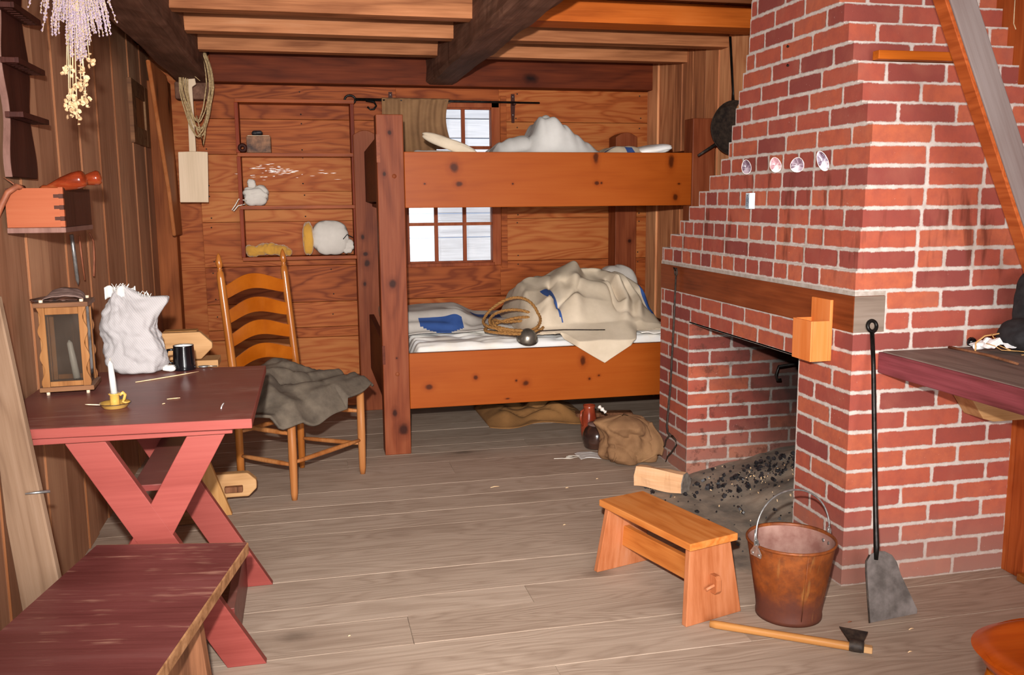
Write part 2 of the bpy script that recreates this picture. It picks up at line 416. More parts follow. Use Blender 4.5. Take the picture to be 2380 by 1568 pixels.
M['burlap'] = cloth('burlap', srgb('765438'), srgb('96704c'), weave=260, bump=.7)
M['burlapdk'] = cloth('brown_burlap', srgb('805830'), srgb('a07040'), weave=260, bump=.7)
M['blackcloth'] = cloth('black_canvas', srgb('1e1c1e'), srgb('343234'), scale=30)
M['blue'] = cloth('blue_wool', srgb('2c4a86'), srgb('3c5c9c'))
M['yellow'] = cloth('yellow_fleece', srgb('b88434'), srgb('d29c3e'), weave=120, bump=1, sheen=.5)
M['wax'] = plain('white_wax', srgb('e4e2dc'), srgb('eeece6'), 10, .4)
M['enamel'] = plain('mustard_enamel', srgb('d2a048'), srgb('e0b460'), 12, .22, coat=.5)
M['chip'] = plain('chipped_iron', srgb('2c1c14'), srgb('4c3420'), 40, .5)
M['mugblack'] = plain('black_enamel', srgb('08080a'), srgb('101014'), 10, .15, coat=.8)
M['mugwhite'] = plain('white_enamel', srgb('e8e4dc'), srgb('f2eee6'), 10, .3)
M['paper'] = plain('white_paper', srgb('e4e0de'), srgb('f0eeee'), 10, .8)
M['chipwood'] = plain('wood_shaving', srgb('e0b888'), srgb('f0d0a8'), 30, .7)
M['lavstem'] = plain('dried_stem', srgb('c4a47c'), srgb('dcc09c'), 30, .8)
M['lavender'] = plain('dried_lavender', srgb('8a7888'), srgb('b8a4b0'), 200, .9)
M['petal'] = plain('dried_petal', srgb('b08c64'), srgb('d4b48c'), 60, .9)
M['charcoal'] = plain('charcoal', srgb('121012'), srgb('3a3638'), 60, .4)
M['ash'] = plain('hearth_ash', srgb('5c544c'), srgb('8c7c6c'), 7, .95, bump=.6, detail=8, bscale=40)
M['jugdark'] = plain('glazed_stoneware', srgb('161214'), srgb('54382c'), 5, .2, coat=.6)
M['jugred'] = plain('red_glazed_cup', srgb('7a2c18'), srgb('98442a'), 10, .25, coat=.5)
M['porcelain'] = plain('porcelain', srgb('d8d2c8'), srgb('e6e0d6'), 10, .25)
M['darkbox'] = plain('scorched_box', srgb('3c2218'), srgb('a8744e'), 11, .6, stops=(.38, .66))
M['exterior'] = wood('weathered_siding', srgb('b4b4b4'), srgb('d6d8da'), srgb('eeeeee'), 'X', .8, 4, vary=.3, ramt=.05, famt=.8)
M['cordwhite'] = plain('white_string', srgb('dcd4c6'), srgb('eae2d4'), 30, .9)
M['exground'] = plain('dry_ground', srgb('a89a80'), srgb('b8ac94'), 3, .9)

def glass_mat(name, haze, tint=(1, 1, 1, 1)):
    N = NT(name)
    N.b.inputs['Base Color'].default_value = (.9, .92, .92, 1)
    tr = N.n('ShaderNodeBsdfTransparent'); tr.inputs[0].default_value = tint; gl = N.n('ShaderNodeBsdfGlossy'); gl.inputs['Roughness'].default_value = .05
    df = N.n('ShaderNodeBsdfDiffuse'); df.inputs[0].default_value = srgb('a09488')
    m1 = N.n('ShaderNodeMixShader'); m2 = N.n('ShaderNodeMixShader')
    fr = N.n('ShaderNodeFresnel'); fr.inputs[0].default_value = 1.45
    N.l(fr.outputs[0], m1.inputs[0]); N.l(tr.outputs[0], m1.inputs[1]); N.l(gl.outputs[0], m1.inputs[2])
    hz = N.ramp(N.noise(N.coord(), 6, 4, .6), [(.3, haze * .4), (.7, haze)])
    N.l(hz, m2.inputs[0]); N.l(m1.outputs[0], m2.inputs[1]); N.l(df.outputs[0], m2.inputs[2])
    N.l(m2.outputs[0], N.t.nodes['Material Output'].inputs[0])
    return N.m
M['pane'] = glass_mat('window_glass', .06)
M['dustydarkpane'] = glass_mat('dusty_dark_lantern_glass', .07, (.74, .72, .69, 1))  # haze is dust; grey tint puts the dark inside into the glass colour

def brick_mat(name, soot=False):
    N = NT(name)
    ua = N.n('ShaderNodeUVMap', uv_map='cell'); ub = N.n('ShaderNodeUVMap', uv_map='half')
    rnd = N.n('ShaderNodeAttribute', attribute_name='cellrand')
    sa = N.n('ShaderNodeSeparateXYZ'); sb = N.n('ShaderNodeSeparateXYZ'); sr = N.n('ShaderNodeSeparateColor')
    N.l(ua.outputs[0], sa.inputs[0]); N.l(ub.outputs[0], sb.inputs[0]); N.l(rnd.outputs['Color'], sr.inputs[0])
    co = N.coord()
    wob = N.math('MULTIPLY', N.math('SUBTRACT', N.noise(co, 26, 3, .6), .5), .011)
    wob = N.math('MULTIPLY_ADD', N.math('SUBTRACT', N.noise(co, 170, 3, .7), .5), .006, wob)
    dx = N.math('SUBTRACT', sb.outputs[0], N.math('ABSOLUTE', sa.outputs[0]))
    dy = N.math('SUBTRACT', sb.outputs[1], N.math('ABSOLUTE', sa.outputs[1]))
    d = N.n('ShaderNodeMath', operation='SMOOTH_MIN'); N.l(dx, d.inputs[0]); N.l(dy, d.inputs[1]); d.inputs[2].default_value = .012
    d = N.math('ADD', d.outputs[0], wob)
    mask = N.ramp(d, [(.0062, 0.), (.0078, 1.)])
    base = N.ramp(sr.outputs[0], [(0., srgb('7e3e38')), (.25, srgb('92463a')), (.5, srgb('a04e3e')), (.75, srgb('aa563e')), (1., srgb('b05e42'))])
    mot = N.noise(co, 22, 5, .65)
    base = N.mix(N.ramp(mot, [(.3, .5), (.6, 0.)]), base, srgb('80403a'))
    base = N.mix(N.ramp(N.noise(co, 9, 3, .5), [(.5, 0.), (.75, .4)]), base, srgb('a2604e'))
    fleck = N.ramp(N.noise(co, 130, 3, .6), [(.70, 0.), (.74, .8)])
    base = N.mix(N.math('MULTIPLY', fleck, N.ramp(N.noise(co, 6, 2, .5), [(.45, 0.), (.6, 1.)])), base, srgb('d8c0b2'))
    # smoke and rust stains trickling over some courses
    st = N.noise(N.map(co, (14, 14, 3)), 1, 3, .6)
    sx = N.n('ShaderNodeSeparateXYZ'); N.l(co, sx.inputs[0])
    band = N.ramp(sx.outputs[2], [(.52, 0.), (.60, 1.), (.68, 1.), (.74, 0.)])   # height / 2
    q = N.math('DIVIDE', sx.outputs[2], 2.)
    band = N.ramp(q, [(.50, 0.), (.54, 1.), (.69, 1.), (.74, 0.)])
    stain = N.math('MULTIPLY', N.ramp(st, [(.56, 0.), (.66, .75)]), band)
    base = N.mix(stain, base, srgb('5e2c20'))
    mort = N.ramp(N.noise(co, 35, 4, .6), [(.3, srgb('b0a49c')), (.65, srgb('c8bcb4'))])
    mort = N.mix(N.math('MULTIPLY', N.ramp(st, [(.5, 0.), (.66, .5)]), band), mort, srgb('8c7664'))
    c = N.mix(mask, mort, base)
    # pale dust and ash on the lowest courses
    low = N.ramp(sx.outputs[2], [(0., .55), (.28, 0.)])
    c = N.mix(low, c, srgb('947a6c'))
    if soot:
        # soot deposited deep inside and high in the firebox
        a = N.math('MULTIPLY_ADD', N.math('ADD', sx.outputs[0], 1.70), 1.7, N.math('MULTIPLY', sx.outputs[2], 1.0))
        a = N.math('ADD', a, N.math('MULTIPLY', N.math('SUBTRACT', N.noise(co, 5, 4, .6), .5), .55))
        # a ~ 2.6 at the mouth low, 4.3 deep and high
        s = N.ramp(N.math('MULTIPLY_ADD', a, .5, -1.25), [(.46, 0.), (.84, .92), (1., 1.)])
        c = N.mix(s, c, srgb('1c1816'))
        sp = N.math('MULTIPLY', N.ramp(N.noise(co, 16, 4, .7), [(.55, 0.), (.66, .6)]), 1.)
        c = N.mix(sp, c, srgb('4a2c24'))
    N.col(c)
    N.rough(.85)
    N.b.inputs['Specular IOR Level'].default_value = .2
    h = N.math('MULTIPLY_ADD', mask, .6, N.math('MULTIPLY', N.noise(co, 60, 4, .7), .35))
    N.bump(h, .55, .004)
    return N.m
M['brick'] = brick_mat('red_brick')
M['brickin'] = brick_mat('sooty_brick', True)
M['mortar'] = plain('lime_mortar', srgb('b4a494'), srgb('d0c4b8'), 30, .9, bump=.4)
M['soot'] = plain('soot', srgb('0c0a0a'), srgb('1c1816'), 12, .95)
# ================================================================ SETTING
rnd = random.Random(7)
XL, XR, XN, YB, YF, ZC = -.85, 2.25, 2.36, 5.83, -1.25, 2.2
def wob_board(mb, x0, x1, y0, y1, z0, z1):
    mb.box(x0, x1, y0, y1, z0, z1)
# floor
mb = MB(); y = YF
while y < YB:
    w = rnd.choice([.14, .17, .19, .22])
    x = XL - .05; jn = sorted([XL - .05, 2.75] + [rnd.uniform(-.4, 2.3) for _ in range(1 if rnd.random() < .55 else 0)])
    for a, b in zip(jn, jn[1:]):
        dz = rnd.uniform(-.0008, .0008)
        mb.box(a + .0006, b - .0006, y + .0007, y + w - .0007, -.03, dz)
    y += w
floor = struct(mb.build('floor', M['floor'], bevel=.0008, seg=1))
struct(MB().box(XL - .1, 2.8, YF - .05, YB + .15, -.06, -.0028).build('seam_filler', M['seam'], floor))

# left wall: upright boards, every other one slightly proud, its lit edge put in as a brighter strip
mb = MB(); mo = MB(); y = YF; k = 0
while y < YB:
    w = rnd.choice([.16, .19, .24, .21]); proud = .005 if k % 2 else 0
    mb.box(XL - .03, XL + proud, y + .001, y + w - .001, 0, 2.16)
    if proud:
        mo.box(XL, XL + .0072, y - .0022, y + .002, 0, 2.16)
    y += w; k += 1
lw = struct(mb.build('wall_left', M['left'], bevel=.002))
struct(mo.build('lit_edge_strip', M['leftlit'], lw, bevel=.002))
struct(MB().box(XL - .09, XL - .031, YF - .05, YB + .1, -.05, ZC + .05).build('outer_sheathing', M['left'], lw))

# back wall, laid boards around the window
wx0, wx1, wz0, wz1 = .59, 1.245, .885, 1.93
zs = [0, .205, .455, .52, .68, .91, 1.1845, 1.366, 1.59, 1.80, 2.02]
mb = MB()
for a, b in zip(zs, zs[1:]):
    d = rnd.uniform(0, .004)
    def seg(x0, x1, a, b):
        if b - a > .004: mb.box(x0, x1, YB + d * .5, YB + .04, a + .0012, b - .0012)
    if b <= wz0 or a >= wz1:
        xs = [-.60, 2.26]
        if rnd.random() < .4: xs = [-.60, rnd.uniform(1.3, 2.0), 2.26]
        for p, q in zip(xs, xs[1:]): seg(p, q, a, b)
    else:
        seg(-.60, wx0, a, b); seg(wx1, 2.26, a, b)
        if a < wz0: seg(wx0, wx1, a, wz0)
        if b > wz1: seg(wx0, wx1, wz1, b)
bw = struct(mb.build('wall_back', M['back'], bevel=.0015))
mb = MB()
for (x0, x1, z0, z1) in ((-.95, wx0, -.05, ZC + .05), (wx1, 2.7, -.05, ZC + .05), (wx0, wx1, -.05, wz0), (wx0, wx1, wz1, ZC + .05)):
    mb.box(x0, x1, YB + .041, YB + .09, z0, z1)
struct(mb.build('outer_sheathing', M['back'], bw))
mb = MB()
for zc in (1.97, 1.83, 1.77, 1.62, 1.565, 1.41, 1.34, 1.21, 1.15, .95, .88, .72, .60):
    for x in (-.55, .01 if zc > 1.1 else .16, 1.36, 2.2):
        x += rnd.uniform(-.006, .006)
        mb.lathe([(0.0001, -.0015), (.0042, -.0012), (.0048, .003)], frame((x, YB - .0005, zc + rnd.uniform(-.008, .008)), (1, 0, 0), z=(0, 1, 0)), n=8)
struct(mb.build('wall_nails', M['irondk'], bw))

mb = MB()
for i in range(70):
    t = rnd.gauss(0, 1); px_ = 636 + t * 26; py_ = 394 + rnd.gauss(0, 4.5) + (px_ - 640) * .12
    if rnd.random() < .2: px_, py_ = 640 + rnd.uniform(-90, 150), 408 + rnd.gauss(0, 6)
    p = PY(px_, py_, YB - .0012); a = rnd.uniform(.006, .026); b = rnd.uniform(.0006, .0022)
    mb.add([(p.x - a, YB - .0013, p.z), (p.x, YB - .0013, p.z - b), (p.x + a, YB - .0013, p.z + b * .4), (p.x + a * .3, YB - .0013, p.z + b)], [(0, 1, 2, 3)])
struct(mb.build('white_flakes', M['mugwhite'], bw))  # thin white flakes lying on the boards
# window sash in the back wall
win = struct(MB().box(wx0 - .005, wx0 + .05, YB - .008, YB + .07, wz0, wz1).box(wx1 - .052, wx1 + .006, YB - .008, YB + .07, wz0, wz1)
             .box(wx0, wx1, YB - .008, YB + .07, wz1 - .045, wz1 + .004).box(wx0 + .04, wx1 - .04, YB - .012, YB + .07, wz0 - .004, wz0 + .02)
             .build('window_1', M['sash'], bevel=.003))
gx = [.655, .8292, 1.015, 1.192]
gz = [.912 + .242 * i for i in range(5)]
mb = MB()
for x in gx[1:-1]: mb.box(x - .0115, x + .0115, YB + .018, YB + .045, gz[0], gz[-1])
for z in gz[1:-1]: mb.box(gx[0], gx[-1], YB + .0185, YB + .0445, z - .010, z + .010)
for x in (gx[0] - .011, gx[-1] + .011): mb.box(x - .0115, x + .0115, YB + .012, YB + .05, gz[0] - .01, gz[-1] + .01)
for z in (gz[0] - .006, gz[-1] + .006): mb.box(gx[0], gx[-1], YB + .0125, YB + .05, z - .010, z + .010)
struct(mb.build('muntins', M['sash'], win, bevel=.002))
struct(MB().box(gx[0] - .01, gx[-1] + .01, YB + .030, YB + .033, gz[0], gz[-1]).build('window_panes', M['pane'], win))
# casing board right of the window
struct(MB().box(1.252, 1.292, YB - .009, YB, wz0 - .02, wz1 + .03).build('trim_1', M['back'], bevel=.002))

# right wall: upright boards
def boards_x(x, y0, y1, z0, z1, mat, name, ws, face=-1, parent=None):
    mb = MB(); y = y0; k = 0
    while y < y1 - .02:
        w = min(rnd.choice(ws), y1 - y); d = rnd.choice([0, .006, .012])
        mb.box(x - d, x + .03, y + .001, y + w - .001, z0, z1); y += w; k += 1
    return struct(mb.build(name, mat, parent, bevel=.002))
rw = boards_x(XR, 4.262, YB, 0, ZC, M['right'], 'wall_right', [.09, .11, .15, .17])
boards_x(XR, 3.66, 4.258, 1.0, ZC, M['right'], 'upper_boards', [.09, .13], parent=rw)
boards_x(XR, 2.93, 3.655, 1.58, ZC, M['right'], 'high_boards', [.09, .13], parent=rw)
nr = boards_x(XN, YF, 2.94, 0, ZC, M['rightnear'], 'near_boards', [.26, .31, .34], parent=rw)
struct(MB().box(XR + .04, XR + .09, 4.262, YB + .1, -.05, ZC + .05).box(XN + .04, XN + .09, YF - .05, 3.0, -.05, ZC + .05).box(XR + .04, XN + .09, 2.95, 4.3, 1.62, ZC + .05).build('outer_sheathing', M['right'], rw))
# wall behind the photographer, with an opening added to let the fill light in
mb = MB().box(XL - .05, -.75, YF - .05, YF, 0, ZC).box(1.85, XN + .05, YF - .05, YF, 0, ZC).box(-.75, 1.85, YF - .05, YF, 2.06, ZC).box(-.75, 1.85, YF - .05, YF, 0, .1)
struct(mb.build('wall_front', M['right'], bevel=.002))
# post foot at the right edge
struct(MB().box(2.352, 2.40, 2.50, 2.575, 0.0, ZC).build('trim_2', M['rightnear'], bevel=.003))
struct(MB().box(2.325, 2.40, 2.44, 2.50, 0, .028).build('baseboard_right', M['chairwood'], bevel=.006))

# ceiling boards, joists and hewn timbers
mb = MB(); x = XL
while x < XN:
    w = rnd.choice([.18, .22, .26]); mb.box(x + .001, x + w - .001, YF, YB, ZC, ZC + .03); x += w
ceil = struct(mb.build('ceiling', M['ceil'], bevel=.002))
struct(MB().box(XL - .1, XN + .3, YF - .1, YB + .15, ZC + .031, ZC + .08).build('roof_deck', M['ceil'], ceil))
for i, (y0, y1, zb, m) in enumerate([(-.6, -.5, 2.1, 'joist'), (.1, .2, 2.1, 'joist'), (.8, .9, 2.1, 'joist'), (1.5, 1.6, 2.1, 'joist'), (2.2, 2.3, 2.1, 'joist'), (2.85, 2.95, 2.1, 'joist'), (3.50, 3.62, 2.1, 'joist'), (4.13, 4.22, 2.1, 'joist'), (4.64, 4.73, 2.1, 'joist'), (5.185, 5.27, 2.1, 'joist')]):
    xr = XR if y0 > 3.45 else (1.56 if y0 > 2.6 else XN)
    if y0 == 3.50: xr = 2.2
    rt = i == 7
    o = MB().box(-.51, .77, y0, y1, zb, ZC).build('joist', M[m], ceil, bevel=.003); struct(o)
    o = MB().box(.94, xr, y0 - (.012 if rt else 0), y1 + (.06 if rt else 0), zb, ZC).build('joist', M['joist_red' if rt else m], ceil, bevel=.003); struct(o)
def hewn(name, x0, x1, y0, y1, z0, z1, m, amp=.009, ax=1):
    """rough squared timber along y"""
    n = 90 if ax == 1 else 60
    prof = []
    ch = .018
    pts = [(x0 + ch, z0), ((x0 + x1) / 2, z0), (x1 - ch, z0), (x1, z0 + ch), (x1, (z0 + z1) / 2), (x1, z1), (x0, z1), (x0, (z0 + z1) / 2), (x0, z0 + ch)]
    vs = []; fs = []; P_ = len(pts)
    for i in range(n + 1):
        y = y0 + (y1 - y0) * i / n
        for j, (a, b) in enumerate(pts):
            q = V((a * 3, y * 2.2, b * 3 + j))
            d = noise.noise_vector(q) * amp + noise.noise_vector(q * 4) * amp * .4
            vs.append((a + d.x, y, b + (d.z if b < z1 - .001 else 0)) if ax == 1 else (y, a + d.x, b + d.z))
    for i in range(n):
        for j in range(P_):
            a, b = i * P_ + j, i * P_ + (j + 1) % P_
            fs.append((a, a + P_, b + P_, b) if ax == 1 else (a, b, b + P_, a + P_))
    fs.append(list(range(P_))); fs.append(list(range(n * P_, (n + 1) * P_))[::-1])
    o = MB().add(vs, fs).build(name, m)
    return struct(o)
hewn('trim_3', .765, .945, YF, YB - .12, 2.005, 2.21, M['hewn'], .011)
hewn('trim_4', -.70, -.505, YF, YB - .11, 1.995, 2.21, M['hewn'], .009)
mb = MB().box(-.845, -.69, YF, YB, 2.165, 2.2); struct(mb.build('trim_5', M['hewn']))
# wall plate on the back wall
struct(MB().box(-.50, 2.25, 5.71, YB, 2.0, 2.2).build('trim_6', M['plate'], bevel=.006))
struct(MB().box(-.70, -.50, 5.72, YB, 1.90, 2.0).build('trim_7', M['hewn'], bevel=.01))
# left corner: post built of uneven boards, and the diagonal brace
struct(MB().box(-.85, -.735, 5.70, YB, 0, 2.0).build('trim_8', M['hewnpost'], bevel=.006))
struct(MB().prism([(-.735, 0), (-.66, 0), (-.63, 2.0), (-.70, 2.0)], -.05, 0, frame((0, YB, 0), (1, 0, 0), z=(0, 1, 0)) @ Matrix.Scale(1, 4)).build('trim_9', M['grey_plank'], bevel=.004))
struct(MB().prism([(-.66, 0), (-.575, 0), (-.575, 2.0), (-.63, 2.0)], -.075, 0, frame((0, YB, 0), (1, 0, 0), z=(0, 1, 0)) @ Matrix.Scale(1, 4)).build('trim_10', M['hewnpost'], bevel=.004))
br = MB().prism([(4.86, 1.995), (5.42, 1.995), (5.60, 1.45), (5.68, 1.12), (5.40, 1.12), (5.30, 1.36)], -.722, -.70, Matrix(((0, 0, 1, 0), (1, 0, 0, 0), (0, 1, 0, 0), (0, 0, 0, 1))))
struct(br.build('trim_11', M['hewnpost'], bevel=.008))

# neighbouring building and ground seen through the panes
mb = MB(); z = -.4
while z < 3.4:
    h = rnd.uniform(.17, .24); mb.box(-4, 6, 8.4 + rnd.uniform(0, .015), 8.5, z, z + h - .008); z += h
o = mb.build('weathered_siding', M['exterior'], bevel=.006)
tag(o, 'pale weathered board siding of the building outside the window', 'wall')
o = MB().box(-8, 10, YB + .2, 14, -.5, -.42).build('yard_ground', M['exground']); struct(o)

# ================================================================ CHIMNEY
CH = .0667
NK = 33
def fx(k):   # front face x
    return 1.722 + (.034 * min(max((k - 15) / 7, 0), 1))
def yn(k):   # near face y
    return 2.6 + max(0, k - 22) * .031
_far = [(15, 4.23), (16, 4.14), (17, 4.04), (18, 3.95), (19, 3.855), (20, 3.76), (21, 3.66), (22, 3.60), (23, 3.575), (24, 3.545), (25, 3.52), (26, 3.49), (27, 3.465), (28, 3.445), (33, 3.42)]
def yf(k):
    if k < 15: return 4.235
    for (a, p), (b, q) in zip(_far, _far[1:]):
        if a <= k <= b: return p + (q - p) * (k - a) / (b - a)
    return 3.42
class BW:
    def __init__(s): s.v = []; s.f = []; s.cell = []; s.half = []; s.rn = []
    def quad(s, P, cell, half, rn):
        b = len(s.v); s.v += P; s.f.append((b, b + 1, b + 2, b + 3)); s.cell.append(cell); s.half.append(half); s.rn.append(rn)
    def row(s, o, u, L, z, h, cuts, rands, wrap0=False, wrap1=False):
        """cells along direction u from o; cuts = inner boundaries"""
        b = [0] + [c for c in cuts if .02 < c < L - .02] + [L]
        for i, (a, c) in enumerate(zip(b, b[1:])):
            va = a - (.3 if (i == 0 and wrap0) else 0); vc = c + (.3 if (i == len(b) - 2 and wrap1) else 0)
            mid = (va + vc) / 2; hw = (vc - va) / 2
            P = [V(o) + V(u) * a + V((0, 0, z)), V(o) + V(u) * c + V((0, 0, z)), V(o) + V(u) * c + V((0, 0, z + h)), V(o) + V(u) * a + V((0, 0, z + h))]
            r = rands[i] if i < len(rands) and rands[i] is not None else (rnd.random(), rnd.random())
            s.quad(P, [(a - mid, -h / 2), (c - mid, -h / 2), (c - mid, h / 2), (a - mid, h / 2)], (hw, h / 2), r)
    def build(s, name, m, parent=None):
        me = bpy.data.meshes.new(name); me.from_pydata([tuple(q) for q in s.v], [], s.f); me.update()
        me.uv_layers.new(name='cell'); me.uv_layers.new(name='half')
        me.color_attributes.new('cellrand', 'FLOAT_COLOR', 'CORNER')
        A = me.uv_layers['cell']; B = me.uv_layers['half']; C = me.color_attributes['cellrand']
        i = 0
        for cc, hf, r in zip(s.cell, s.half, s.rn):
            for j in range(4):
                A.data[i].uv = cc[j]; B.data[i].uv = hf; C.data[i].color = (r[0], r[1], 0, 1); i += 1
        me.materials.append(m)
        o = bpy.data.objects.new(name, me); COL.objects.link(o)
        if parent: o.parent = parent
        return o
def pitch(kind, off, L, jit=.006):
    p = .2135 if kind == 'S' else .107
    out = []; x = off
    while x < L:
        if x > .02: out.append(x + rnd.uniform(-jit, jit))
        x += p
    return out
chim = thing('brick_chimney', 'tall red brick fireplace chimney with pale mortar stepping inward above its wooden lintel', 'fireplace', (1.72, 2.6, 0))
inv = Matrix.Translation((-1.72, -2.6, 0))
def cbuild(bwk, name, m):
    bwk.v = [inv @ q for q in bwk.v]; return bwk.build(name, m, chim)
front = BW(); near = BW(); farf = BW(); frontlow = BW(); led = MB()
HEAD = {15, 17, 19, 21}
for k in range(NK):
    z = k * CH
    x0, y0, y1 = fx(k), yn(k), yf(k)
    cr = (rnd.random(), rnd.random())
    ev = k % 2 == 0
    if k in HEAD: fo, no = .2135, .2135
    else: fo, no = (.107, .2135) if ev else (.2135, .107)
    # near face, looking towards the room (+x from the corner)
    Ln = XN + .06 - x0
    if k in (13, 14):
        near.row((x0 + .112, y0, 0), (1, 0, 0), Ln - .112, z, CH, pitch('S', .095 if k == 13 else .2, Ln), [])
    else:
        kind = 'H' if k in (16, 18) else 'S'
        cu = pitch('S', no, Ln)
        if kind == 'H': cu = [no] + [no + c for c in pitch('H', .107, Ln - no)]
        near.row((x0, y0, 0), (1, 0, 0), Ln, z, CH, cu, [cr], wrap0=True)
    # front face, from the near corner away (drawn with u = +y)
    def frow(ya, yb, cuts, rands, w0, w1):
        (frontlow if k < 13 else front).row((x0, ya, 0), (0, 1, 0), yb - ya, z, CH, cuts, rands, w0, w1)
    if k in (13, 14): pass
    elif k < 11:
        frow(y0, 2.925, pitch('S', fo, .4), [cr], True, False)
        frow(3.89, y1, pitch('S', .345 - fo, .4), [], False, True)
    else:
        L = y1 - y0
        kind = 'H' if k in HEAD else 'S'
        cu = pitch('S', fo, L)
        if kind == 'H': cu = [fo] + [fo + c for c in pitch('H', .107, L - fo)]
        frow(y0, y1, cu, [cr], True, False)
    # far face
    xe = XR + .03
    o = V((xe, y1, 0))
    farf.row((xe, y1, 0), (-1, 0, 0), xe - x0, z, CH, pitch('S', .1, xe - x0), [])
    if k + 1 < NK:
        led.box(x0 + .0005, XN + .06, y0 + .0005, y1 - .0005, z + CH - .012, z + CH - .0005)
cbuild(front, 'front_brickwork', M['brick'])
cbuild(near, 'side_brickwork', M['brick'])
cbuild(farf, 'rear_brickwork', M['brick'])
cbuild(frontlow, 'hearth_surround', M['brick'])
led.v = []; led.f = []; led.sm = []
for k in range(14, NK):
    z = k * CH
    led.box(fx(k) + .0008, XN + .05, yn(k) + .0008, yf(k) - .0008, z + .001, z + CH - .0002)
led.v = [inv @ q for q in led.v]
led.build('mortar_ledges', M['mortar'], chim)
# firebox: side of the far pier, back, side of the near pier, dark throat
fb = BW()
for k in range(0, 12):
    z = k * CH
    ev = k % 2 == 0
    fb.row((1.722, 3.89, 0), (1, 0, 0), .82, z, CH, pitch('S', .107 if ev else .2135, .82), [], True, False)
    fb.row((2.54, 3.89, 0), (0, -1, 0), .965, z, CH, pitch('S', .107 if ev else .2, .965), [])
    fb.row((2.54, 2.925, 0), (-1, 0, 0), .818, z, CH, pitch('S', .107 if ev else .2135, .82), [], False, True)
cbuild(fb, 'firebox_brickwork', M['brickin'])
th = MB().box(1.80, 2.56, 2.925, 3.89, .985, .999)
th.box(1.722, 1.80, 2.925, 3.89, .7345, .74)
th.box(1.80, 1.83, 2.925, 3.89, .735, .99)
th.box(2.541, 2.60, 2.90, 3.92, -.02, 1.0); th.box(1.84, 2.54, 3.80, 3.91, .8, 1.0); th.box(1.84, 2.54, 2.90, 3.0, .8, 1.0)
th.v = [inv @ q for q in th.v]
th.build('smoke_chamber', M['soot'], chim)
# iron bar that carries the courses over the opening
o = MB().box(1.735, 1.765, 2.86, 3.95, .7275, .7335); o.v = [inv @ q for q in o.v]; o.build('lintel_bar', M['irondk'], chim)
# wooden lintel beam, its end shows on the near face
o = MB().box(1.7185, 1.832, 2.5965, 4.238, .8665, .986); o.v = [inv @ q for q in o.v]
o = o.build('lintel_beam', M['mantel'], chim, bevel=.003)
o = MB().box(1.7195, 1.831, 2.5955, 2.5966, .8675, .985); o.v = [inv @ q for q in o.v]
tag(o.build('beam_end_face', M['mantelend'], chim), 'grey end grain of the lintel beam')
mo = MB().box(1.724, XN, 2.61, 4.225, .985, 1.001).box(1.7225, XN, 2.6015, 4.23, .8525, .8666); mo.v = [inv @ q for q in mo.v]
# hearth ash, heaped against the far side
def ashf(u, v):
    x = 1.60 + u * .94; y = 2.93 + v * .96
    if x < 1.74: pass
    h = max(0, (x - 1.72) / .8) * (.10 + .20 * max(0, 1 - abs(v - .45) / .75)) + .006
    h += .012 * fbm((x * 7, y * 7, 0)) * min(1, max(0, (x - 1.6) * 6)) 
    e = min(1, max(0, (x - 1.6) / .05))
    return V((x - 1.72, y - 2.6, max(.0015, h * e)))
tag(MB().grid(ashf, 60, 60).build('hearth_ash', M['ash'], chim), kind='stuff')
# ================================================================ BUNK BED
def MBinv(mb, root):
    off = V(root.location)
    mb.v = [q - off for q in mb.v]; return mb
YP = 4.60
bed = thing('bunk_bed', 'two tier bunk bed of orange pine boards and reddish square posts against the back wall', 'bunk bed', (.363, YP, 0))
def bp(mb, name, m, **k): return MBinv(mb, bed).build(name, m, bed, **k)
bp(MB().box(.363, .497, YP, YP + .115, 0, 1.725), 'post', M['bunkpost'], bevel=.004)
bp(MB().box(2.035, 2.165, YP, YP + .115, 0, 1.725), 'post', M['bunkpost'], bevel=.004)
def archpost(x0, x1):
    n = 8; pts = [(x0, 0), (x1, 0)] + [(x1 + (x0 - x1) * i / n, 1.70 + .028 * math.sin(PI * i / n)) for i in range(n + 1)]
    return MB().prism(pts, 5.66, 5.80, Matrix(((1, 0, 0, 0), (0, 0, 1, 0), (0, 1, 0, 0), (0, 0, 0, 1))) )
def fixn(o):
    bm = bmesh.new(); bm.from_mesh(o.data); bmesh.ops.recalc_face_normals(bm, faces=bm.faces); bm.to_mesh(o.data); bm.free(); return o
fixn(bp(archpost(.308, .45), 'post', M['bunkpost_rear'], bevel=.004))
fixn(bp(archpost(1.975, 2.12), 'post', M['bunkpost_rear'], bevel=.004))
bp(MB().box(.498, 2.034, YP + .004, YP + .036, 1.268, 1.545), 'front_rail', M['bunk'], bevel=.003)
bp(MB().box(.498, 2.034, YP + .004, YP + .036, .238, .528), 'front_rail', M['bunk'], bevel=.003)
bp(MB().prism([(4.716, 1.30), (5.655, 1.30), (5.655, 1.60), (4.716, 1.625)], .372, .402, Matrix(((0, 0, 1, 0), (1, 0, 0, 0), (0, 1, 0, 0), (0, 0, 0, 1)))), 'end_board', M['bunkend'], bevel=.003)
bp(MB().prism([(4.716, .27), (5.655, .27), (5.655, .61), (4.716, .575)], .372, .402, Matrix(((0, 0, 1, 0), (1, 0, 0, 0), (0, 1, 0, 0), (0, 0, 0, 1)))), 'end_board', M['bunkend'], bevel=.003)
bp(MB().box(2.10, 2.13, 4.716, 5.655, 1.29, 1.57), 'end_board', M['bunkend'], bevel=.003)
bp(MB().box(2.10, 2.13, 4.716, 5.655, .27, .57), 'end_board', M['bunkend'], bevel=.003)
bp(MB().box(.46, 1.97, 5.70, 5.735, 1.27, 1.50), 'back_rail', M['bunkrail_dk'], bevel=.003) 
